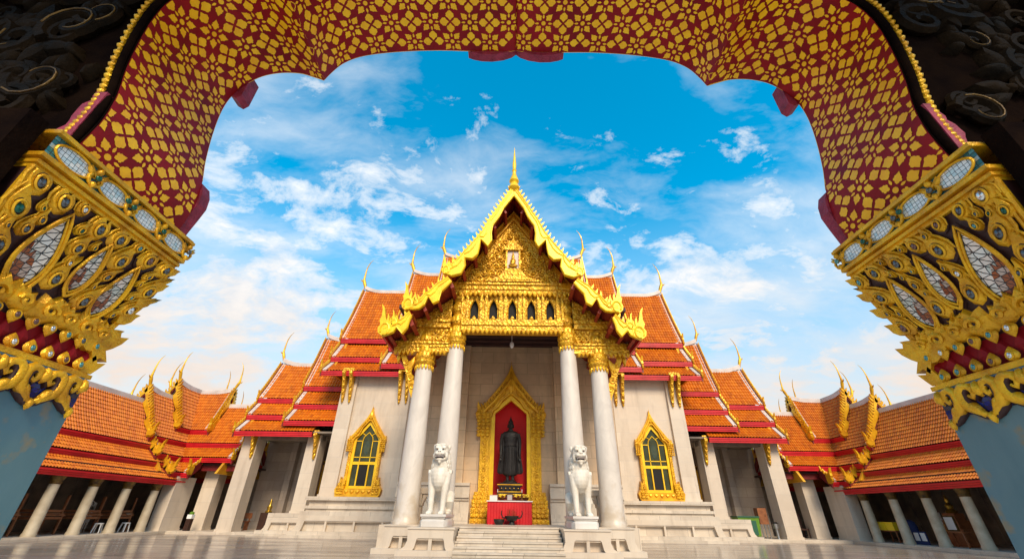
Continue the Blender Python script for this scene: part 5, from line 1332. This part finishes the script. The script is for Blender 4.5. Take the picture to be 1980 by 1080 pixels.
# dark carved ornament on the inside face
cw = MB(); cw2 = MB(); rq = random.Random(9)
fnN = lambda u, v, d=0.: (u, YN-d, v)
for sx in (1, -1):
    f = lambda u, v, d=0., sx=sx: (sx*u, YN-d, v)
    for k in range(46):
        u = rq.uniform(3.0, 4.3); v = rq.uniform(3.3, 6.4)
        xa = np.interp(-v, -PZ[::1], PX) if False else max([x for x, z in PROF if abs(z-v) < .12] or [2.0])
        if u < xa+.28: u = xa+.28+rq.random()*.5
        R0 = rq.uniform(.10, .24); hand = rq.choice((-1, 1)); sp_ = spiral(R0, 1.35, 20, u, v, rq.random()*6, hand, .12)
        cw.tube([f(a, b, .05) for a, b in sp_], [R0*.26*(1-.4*i/19) for i in range(20)], 6)
        if k % 5 == 0: cw2.tube([f(a, b, .05+R0*.22) for a, b in sp_[2:14]], [R0*.035*(1-.5*i/12) for i in range(12)], 5)
        for q in range(4):
            a = q*1.6+rq.random()
            if u+R0*2.5*math.cos(a) < xa+.12 or v < 3.75 and math.cos(a) < .2: continue
            cw.relief(leaf(R0*.8, R0*1.6, 6, u+R0*.8*math.cos(a), v+R0*.8*math.sin(a), a-PI/2, sway=.3), f, .09)
cw.build('carved_relief', 'shaded_gilt', gate, smooth=50); cw2.build('gilt_relief', 'gold_dull', gate, smooth=50)
# unseen roof carried back to shade the carved face, and side walls
rf = MB(); rf.box(-4.7, 4.7, -1.6, YF+.35, 6.62, 6.85); rf.build('gate_shade_cap', 'shaded_wood', gate)
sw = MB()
for sx in (1, -1): sw.box(sx*4.4, sx*4.7, YN-.3, YF, 0, 6.6); sw.box(sx*2.80, sx*4.4, YN-.30, YN-.192, 1.9, 3.2)  # inner boxes: dark panels standing in for shade on the capitals' near side
sw.build('gate_wall_and_shade_panel', 'shaded_wood', gate)

th_ = MB(); th_.box(-9, 9, -8, 9.5, .0, .02); tag(th_.build('bounce_pavement', 'marble_white'), 'unseen white marble paving added to bounce light under the gate', None, None, 'structure')  # added out of view to throw light up onto the arch soffit

# ---------------------------------------------------------------- pillars with jewelled capitals
YC_ = 2.265
CORB = [(2.165, -2.915, .435), (2.27, -2.905, .455), (2.43, -2.868, .492), (2.60, -2.822, .525), (2.76, -2.785, .548), (2.90, -2.765, .560)]
CQ = [0.]
for a, b in zip(CORB, CORB[1:]): CQ.append(CQ[-1]+math.hypot(b[0]-a[0], b[1]-a[1]))
def corb(p, q, h=0.):
    """p: metres along the face from its middle (at mid height), q: metres up the corbel, h: lift"""
    z = np.interp(q, CQ, [c[0] for c in CORB]); x = np.interp(q, CQ, [c[1] for c in CORB]); hy = np.interp(q, CQ, [c[2] for c in CORB])
    q2 = min(q+.03, CQ[-1]); q1 = max(q-.03, 0)
    tz = np.interp(q2, CQ, [c[0] for c in CORB])-np.interp(q1, CQ, [c[0] for c in CORB]); tx = np.interp(q2, CQ, [c[1] for c in CORB])-np.interp(q1, CQ, [c[1] for c in CORB])
    l = math.hypot(tx, tz); nx, nz = tz/l, -tx/l
    return (x+nx*h, YC_+p*hy/.5, z+nz*h)
GEMS = ['gem_grey', 'gem_teal', 'gem_clear', 'gem_brown', 'gem_green']
def pillar(side):
    s_ = MB(); s_.box(-4.3, -2.815, YC_-.42, YC_+.42, 0, 1.94); s_.box(-4.3, -2.775, YC_-.445, YC_+.445, 0, .25)
    bv = s_.build('gate_pillar', 'teal_shaft', gate, side)
    body = MB()
    for a, b in zip(CORB, CORB[1:]):
        vs = []
        for z, x, hy in (a, b): vs += [(x, YC_-hy, z), (x, YC_+hy, z), (-4.3, YC_+hy, z), (-4.3, YC_-hy, z)]
        body.add(vs, [(0, 1, 5, 4), (1, 2, 6, 5), (2, 3, 7, 6), (3, 0, 4, 7)])
    body.build('corbel', 'dark_recess', bv, side)  # dark maroon ground, also standing in for shadow between the gilding
    nk_ = MB(); nk_.box(-4.3, -2.915, YC_-.43, YC_+.43, 1.96, 2.17)
    for k in range(9):
        p = -.42+.105*k; nk_.relief([(p-.05, 2.07), (p, 1.99), (p+.05, 2.07), (p, 2.15)], lambda u, v, h: (-2.915+h, YC_+u, v), .028)
    nk_.build('maroon_neck', 'maroon_lacquer', bv, side)
    rg = MB()
    for x, h, z0, z1 in [(-2.85, .425, 1.925, 1.945), (-2.825, .452, 1.945, 1.972), (-2.86, .445, 1.972, 1.99)]: rg.box(-4.3, x, YC_-h, YC_+h, z0, z1)
    rg.build('gilt_ring', 'gold_near', bv, side)
    # cornice: gold fillets around a mirror mosaic band
    co = MB()
    for x, h, z0, z1 in [(-2.745, .565, 2.885, 2.912), (-2.728, .575, 2.912, 2.935), (-2.748, .568, 2.935, 2.952), (-2.712, .588, 2.952, 2.980), (-2.700, .592, 3.128, 3.152), (-2.716, .584, 3.152, 3.168)]:
        co.box(-4.3, x, YC_-h, YC_+h, z0, z1)
    co.build('cornice', 'gold_near', bv, side)
    mb_ = MB(); mb_.add([(-2.735, YC_-.575, 2.98), (-2.735, YC_+.575, 2.98), (-2.735, YC_+.575, 3.128), (-2.735, YC_-.575, 3.128)], [(0, 1, 2, 3)], [(0, 0), (1.15, 0), (1.15, .148), (0, .148)])
    for yy in (.575,): mb_.add([(-2.735, YC_+yy, 2.98), (-4.2, YC_+yy, 2.98), (-4.2, YC_+yy, 3.128), (-2.735, YC_+yy, 3.128)], [(0, 1, 2, 3)], [(0, 0), (1.4, 0), (1.4, .148), (0, .148)])
    mb_.build('mosaic_band', 'mosaic_teal', bv, side)
    bd = lambda u, v, h: (-2.735+h, YC_+u, v)
    ovl = MB(); vine = MB(); gm = {g: MB() for g in GEMS}; rq = random.Random(21+side)
    for k in range(4):
        p = -.43+.287*k
        ovl.flat([(p+.105*math.copysign(abs(math.cos(t))**.8, math.cos(t)), 3.054+.058*math.copysign(abs(math.sin(t))**.8, math.sin(t))) for t in [2*PI*i/20 for i in range(20)]], bd, .006)
        for r_, rad in ((1.0, .0085),):
            vine.tube([bd(p+.118*math.cos(t), 3.054+.066*math.sin(t), .012) for t in [2*PI*i/24 for i in range(25)]], rad, 6)
        pc = p+.143
        if k < 3 or True:
            for sg in (1, -1):
                vine.tube([bd(pc+sg*u, 3.054+v, .016) for u, v in [(.0, -.065), (.03, -.045), (.045, -.01), (.03, .02), (.005, .02), (.0, .0), (.015, -.008)]], [.011, .012, .011, .010, .008, .007, .005], 6)
                vine.tube([bd(pc+sg*u, 3.054+v, .014) for u, v in [(.0, .01), (.035, .035), (.06, .062)]], [.012, .010, .006], 6)
                vine.relief(leaf(.035, .07, 5, pc+sg*.02, 3.06, -sg*.9), bd, .022, .008)
            vine.relief(leaf(.045, .07, 6, pc, 3.075), bd, .03, .01); vine.relief(leaf(.04, .06, 6, pc, 3.03, PI), bd, .03, .01)
            gm[rq.choice(('gem_green', 'gem_teal', 'gem_grey'))].ell(bd(pc, 3.054, .036), (.014, .02, .02), 10, 6)
            if k == 1: gm['gem_green'].ell(bd(pc-.05, 3.07, .03), (.014, .022, .02), 10, 6)
    ovl.build('mirror_panel', 'mosaic_white', bv, side); 
    # corbel ornament: mosaic lenses in double gold rims, flame scales with set stones
    gd = MB(); lens = MB(); rust = MB(); dk = MB()  # dk: flat dark outlines painting the shadow around the gilding
    LENS = [(-.225, .36, .165, .46), (.05, .42, .105, .34), (.285, .37, .130, .38)]
    def lens_out(p, q, w, h, n=11, k=1.0):
        return leaf(w*k, h*k, n, p, q-h*k/2, 0.0)
    for p, q, w, h in LENS:
        o = lens_out(p, q, w, h)
        dk.flat(lens_out(p, q, w, h, 11, 1.38), corb, .006); lens.flat(o, corb, .012); rust.flat([(p+(u-p)*.62-w*.1, q-h*.48+(v-(q-h*.5))*.50) for u, v in o], corb, .0145)
        rust.flat([(p-w*.34+(u-p)*.24, q-h*.04+(v-q)*.42) for u, v in o], corb, .0145)
        for k_, rad, hh in ((1.07, .007, .020), (1.24, .010, .026)):
            gd.tube([corb(u, v, hh) for u, v in lens_out(p, q, w, h, 11, k_)+[lens_out(p, q, w, h, 11, k_)[0]]], rad, 6)
        o2 = lens_out(p, q, w, h, 11, 1.22); 
    def blocked(p, q, m):
        for a, b, w, h in LENS:
            t = (q-(b-h/2*1.4))/(h*1.4)
            if -.02 < t < 1.02 and abs(p-a) < w*.5*1.22*math.sin(PI*min(max(t, 0), 1))**.8+m: return True
        return False
    def eye(p, q, sz, ang, gem):
        c_, sn = math.cos(ang), math.sin(ang)
        def T(u, v): u *= .84; v = v*1.12 if v < .4 else .448+(v-.4)*1.5; return (p+(u*c_-v*sn)*sz, q+(u*sn+v*c_)*sz)
        out = [T(*a) for a in [(0, -.52), (.30, -.40), (.46, -.12), (.47, .12), (.36, .34), (.22, .52), (.16, .72), (.30, .98), (.02, .80), (-.16, .60), (-.34, .38), (-.47, .12), (-.46, -.14), (-.28, -.40)]]
        dk.flat([T(u*1.22+.02, v*1.16-.06) for u, v in [(0, -.52), (.30, -.40), (.46, -.12), (.47, .12), (.36, .34), (.22, .52), (.16, .72), (.30, .98), (.02, .80), (-.16, .60), (-.34, .38), (-.47, .12), (-.46, -.14), (-.28, -.40)]], corb, .007)
        gd.relief(out, corb, .030, .008, .80)
        ring = [T(.20*math.cos(t)*1.05, -.02+.27*math.sin(t)) for t in [2*PI*i/14 for i in range(15)]]
        dk.flat([T(.27*math.cos(t), .0+.33*math.sin(t)) for t in [2*PI*i/14 for i in range(14)]], corb, .0365)
        gd.tube([corb(u, v, .040) for u, v in ring], .055*sz, 5)
        cpt = Vector(corb(*T(0, -.02), .037)); gm[gem].ell(cpt, (.10*sz, .16*sz, .21*sz), 10, 6)
        gd.tube([corb(*T(u, v), .02) for u, v in [(-.52, -.30), (-.54, .05), (-.40, .40), (-.16, .68), (.05, .90)]], [.03*sz, .06*sz, .06*sz, .045*sz, .02*sz], 5)
    placed = []
    for sz, tries in ((.150, 260), (.118, 400), (.092, 600), (.070, 900), (.052, 1200)):
        for _ in range(tries):
            p = rq.uniform(-.47, .47); q = rq.uniform(.235, .715)
            if blocked(p, q, sz*.36) or any((p-a)**2+((q-b)*.80)**2 < (.42*(sz+c))**2 for a, b, c in placed): continue
            placed.append((p, q, sz))
            eye(p, q, sz, rq.uniform(-.3, .15)-p*.5, 'gem_grey' if rq.random() < .5 else rq.choice(GEMS))
    # big curling acanthus along the foot of the corbel
    for k, p in enumerate((-.46, -.29, -.13, .035, .17, .31, .44)):
        sg = 1 if k % 2 else -1; sz = .17 if k in (1, 3, 5) else .14
        T = lambda u, v: (p+u*sz*sg, .11+v*sz)
        dk.flat([T(u*1.12, v*1.12+.04) for u, v in [(-.75, -.35), (-.35, -.62), (.15, -.60), (.55, -.38), (.82, .02), (.98, .45), (.70, .30), (.62, .62), (.36, .34), (.12, .60), (-.12, .30), (-.42, .45), (-.48, .08), (-.85, .05)]], corb, .0065)
        gd.relief([T(*a) for a in [(-.75, -.35), (-.35, -.62), (.15, -.60), (.55, -.38), (.82, .02), (.98, .45), (.70, .30), (.62, .62), (.36, .34), (.12, .60), (-.12, .30), (-.42, .45), (-.48, .08), (-.85, .05)]], corb, .045, .006, .7)
        gd.tube([corb(a, b, .052) for a, b in [T(u*.9, v*.9) for u, v in spiral(.34, 1.2, 14, .0, -.12, 0, 1, .15)]], .014, 5)
        dk.flat([T(*a) for a in circle(.11, 8, .02, -.12)], corb, .0565)
    # edge bands up the two corners of the face
    for e in (-.497, .497):
        gd.tube([corb(e, q, .006) for q in np.linspace(.0, CQ[-1], 12)], .016, 6)
        gd.tube([corb(e*.955, q, .012) for q in np.linspace(.05, CQ[-1], 12)], .010, 6)
    # flames overhanging the far corner (outline against the sky) and the court face
    for k in range(5):
        q = .10+.15*k; x, y, z = corb(.5, q, 0); sz = .10-.008*k
        gd.prism([(u*sz, v*sz) for u, v in [(-.6, -.6), (.1, -.5), (.55, -.1), (.75, .35), (1.05, .75), (.55, .65), (.2, .55), (-.6, .6)]], lambda u, v, d_: (x-d_, y+u, z+v), -.03, .10)
        gm[rq.choice(GEMS)].ell((x+.01, y-.02, z), (.016, .022, .026), 8, 6)
    q = .03; x, y, z = corb(.47, q, 0)
    gd.prism([(u*.16, v*.16) for u, v in [(-.9, -.1), (-.3, -.45), (.3, -.35), (.75, .0), (1.05, .32), (1.25, .70), (.85, .58), (.75, .85), (.40, .55), (-.2, .62), (-.9, .5)]], lambda u, v, d_: (x-d_+.02, y+u, z+v), -.02, .22)
    # court-facing side of the corbel: simpler scales
    def cface(p, q, h=0.):
        z = np.interp(q, CQ, [c[0] for c in CORB]); hy = np.interp(q, CQ, [c[2] for c in CORB]); x = np.interp(q, CQ, [c[1] for c in CORB]); return (x-.02-p, YC_+hy+h, z)
    for i in range(6):
        for k in range(6): gd.relief(leaf(.12, .14, 5, .09+.13*k+(.06 if i % 2 else 0), .02+.115*i), cface, .03)
    gd.build('gilt_ornament', 'gold_near', bv, side, 40); lens.build('mirror_lens', 'mosaic_mixed', bv, side); rust.build('rust_mosaic', 'mosaic_rust', bv, side, 0); dk.build('groove_shade', 'dark_recess', bv, side, 0)
    # petal rows either side of the maroon neck
    pt = MB(); nf_ = lambda u, v, h: (-2.915+.012+h, YC_+u, v)
    for row, (zb, ang, sh) in enumerate(((1.985, 0, 0), (2.205, PI, .5))):
        for k in range(-5, 5):
            p = (k+.5+sh)*.105
            if abs(p) > .47: continue
            d_ = (lambda u, v, h: (-2.875+h+.10*(v-1.985)*-1, YC_+u, v)) if row == 0 else (lambda u, v, h: (-2.895+h, YC_+u, v))
            pt.relief(leaf(.082, .092, 6, p, zb, ang), d_, .022, .006)
            gz = zb+(.036 if row == 0 else -.036); c_ = d_(p, gz, .026)
            gd2 = [(p+.018*math.cos(t), gz+.022*math.sin(t)) for t in [2*PI*i/12 for i in range(13)]]
            pt.tube([d_(u, v, .027) for u, v in gd2], .005, 5)
            gm[rq.choice(('gem_teal', 'gem_teal', 'gem_grey', 'gem_clear', 'gem_brown'))].ell(c_, (.010, .015, .019), 10, 6)
    for zb, sz, v0 in ((1.99, .10, 1), (2.19, .10, -1)):
        pt.prism([(u*sz, v*sz*v0) for u, v in [(-.5, 0), (.3, 0), (.55, .35), (.95, .95), (.35, .8), (0, 1.25), (-.4, .6)]], lambda u, v, d_: (-2.90-d_, YC_+.445+u, zb+v), -.03, .06)
    pt.build('gilt_petals', 'gold_near', bv, side, 50, False)
    vine.build('gilt_vine', 'gold_near', bv, side, 60, False)
    for g in GEMS:
        if gm[g].v: gm[g].build('gem_inlay', g, bv, side, 60)
    # scrolls hanging below the ring over blue mosaic
    bl = MB(); bl.add([(-2.812, YC_-.42, 1.76), (-2.812, YC_+.42, 1.76), (-2.812, YC_+.42, 1.93), (-2.812, YC_-.42, 1.93)], [(0, 1, 2, 3)], [(0, 0), (.84, 0), (.84, .23), (0, .23)])
    bl2 = MB(); sc = MB(); dk2 = MB(); sf = lambda u, v, h: (-2.815+h, YC_+u, v)
    blo = MB()
    for k in range(4):
        pc = .395-.245*k
        blo.flat([(pc-.127, 1.925), (pc-.127, 1.80), (pc-.10, 1.755), (pc-.155, 1.755)][0:3]+[(pc-.16, 1.80), (pc-.16, 1.925)], sf, .004)
        for sg in (1, -1):
            if k == 0 and sg > 0: continue
            pth = [(.010, -.195), (.045, -.17), (.090, -.135), (.112, -.09), (.108, -.035), (.078, -.008), (.042, -.018), (.028, -.055), (.048, -.082), (.070, -.066)]
            sc.tube([sf(pc+sg*u, 1.925+v, .018) for u, v in pth], [.010, .022, .031, .034, .032, .028, .024, .020, .016, .012], 8, up=(1, 0, 0))
            dk2.tube([sf(pc+sg*u*.86, 1.915+v*1.02, .004) for u, v in pth], [.014, .028, .036, .040, .038, .034, .03, .026, .02, .014], 6)  # dark tubes painting the shadow under each scroll
            sc.relief(leaf(.055, .11, 6, pc+sg*.092, 1.83, PI-sg*.5, sway=.3*sg), sf, .035, .012)
            sc.relief(leaf(.04, .075, 6, pc+sg*.055, 1.79, PI-sg*.3), sf, .03, .01)
        sc.relief(leaf(.045, .07, 6, pc, 1.755, PI), sf, .03, .012); sc.relief(leaf(.07, .10, 6, pc, 1.835), sf, .04, .012)
    bl.build('blue_mosaic', 'mosaic_blue', bv, side)
    sc.build('gilt_scroll', 'gold_near', bv, side, 60); dk2.build('painted_scroll_shadow', 'dark_recess', bv, side, 60)
for sd_ in (1, -1): pillar(sd_)
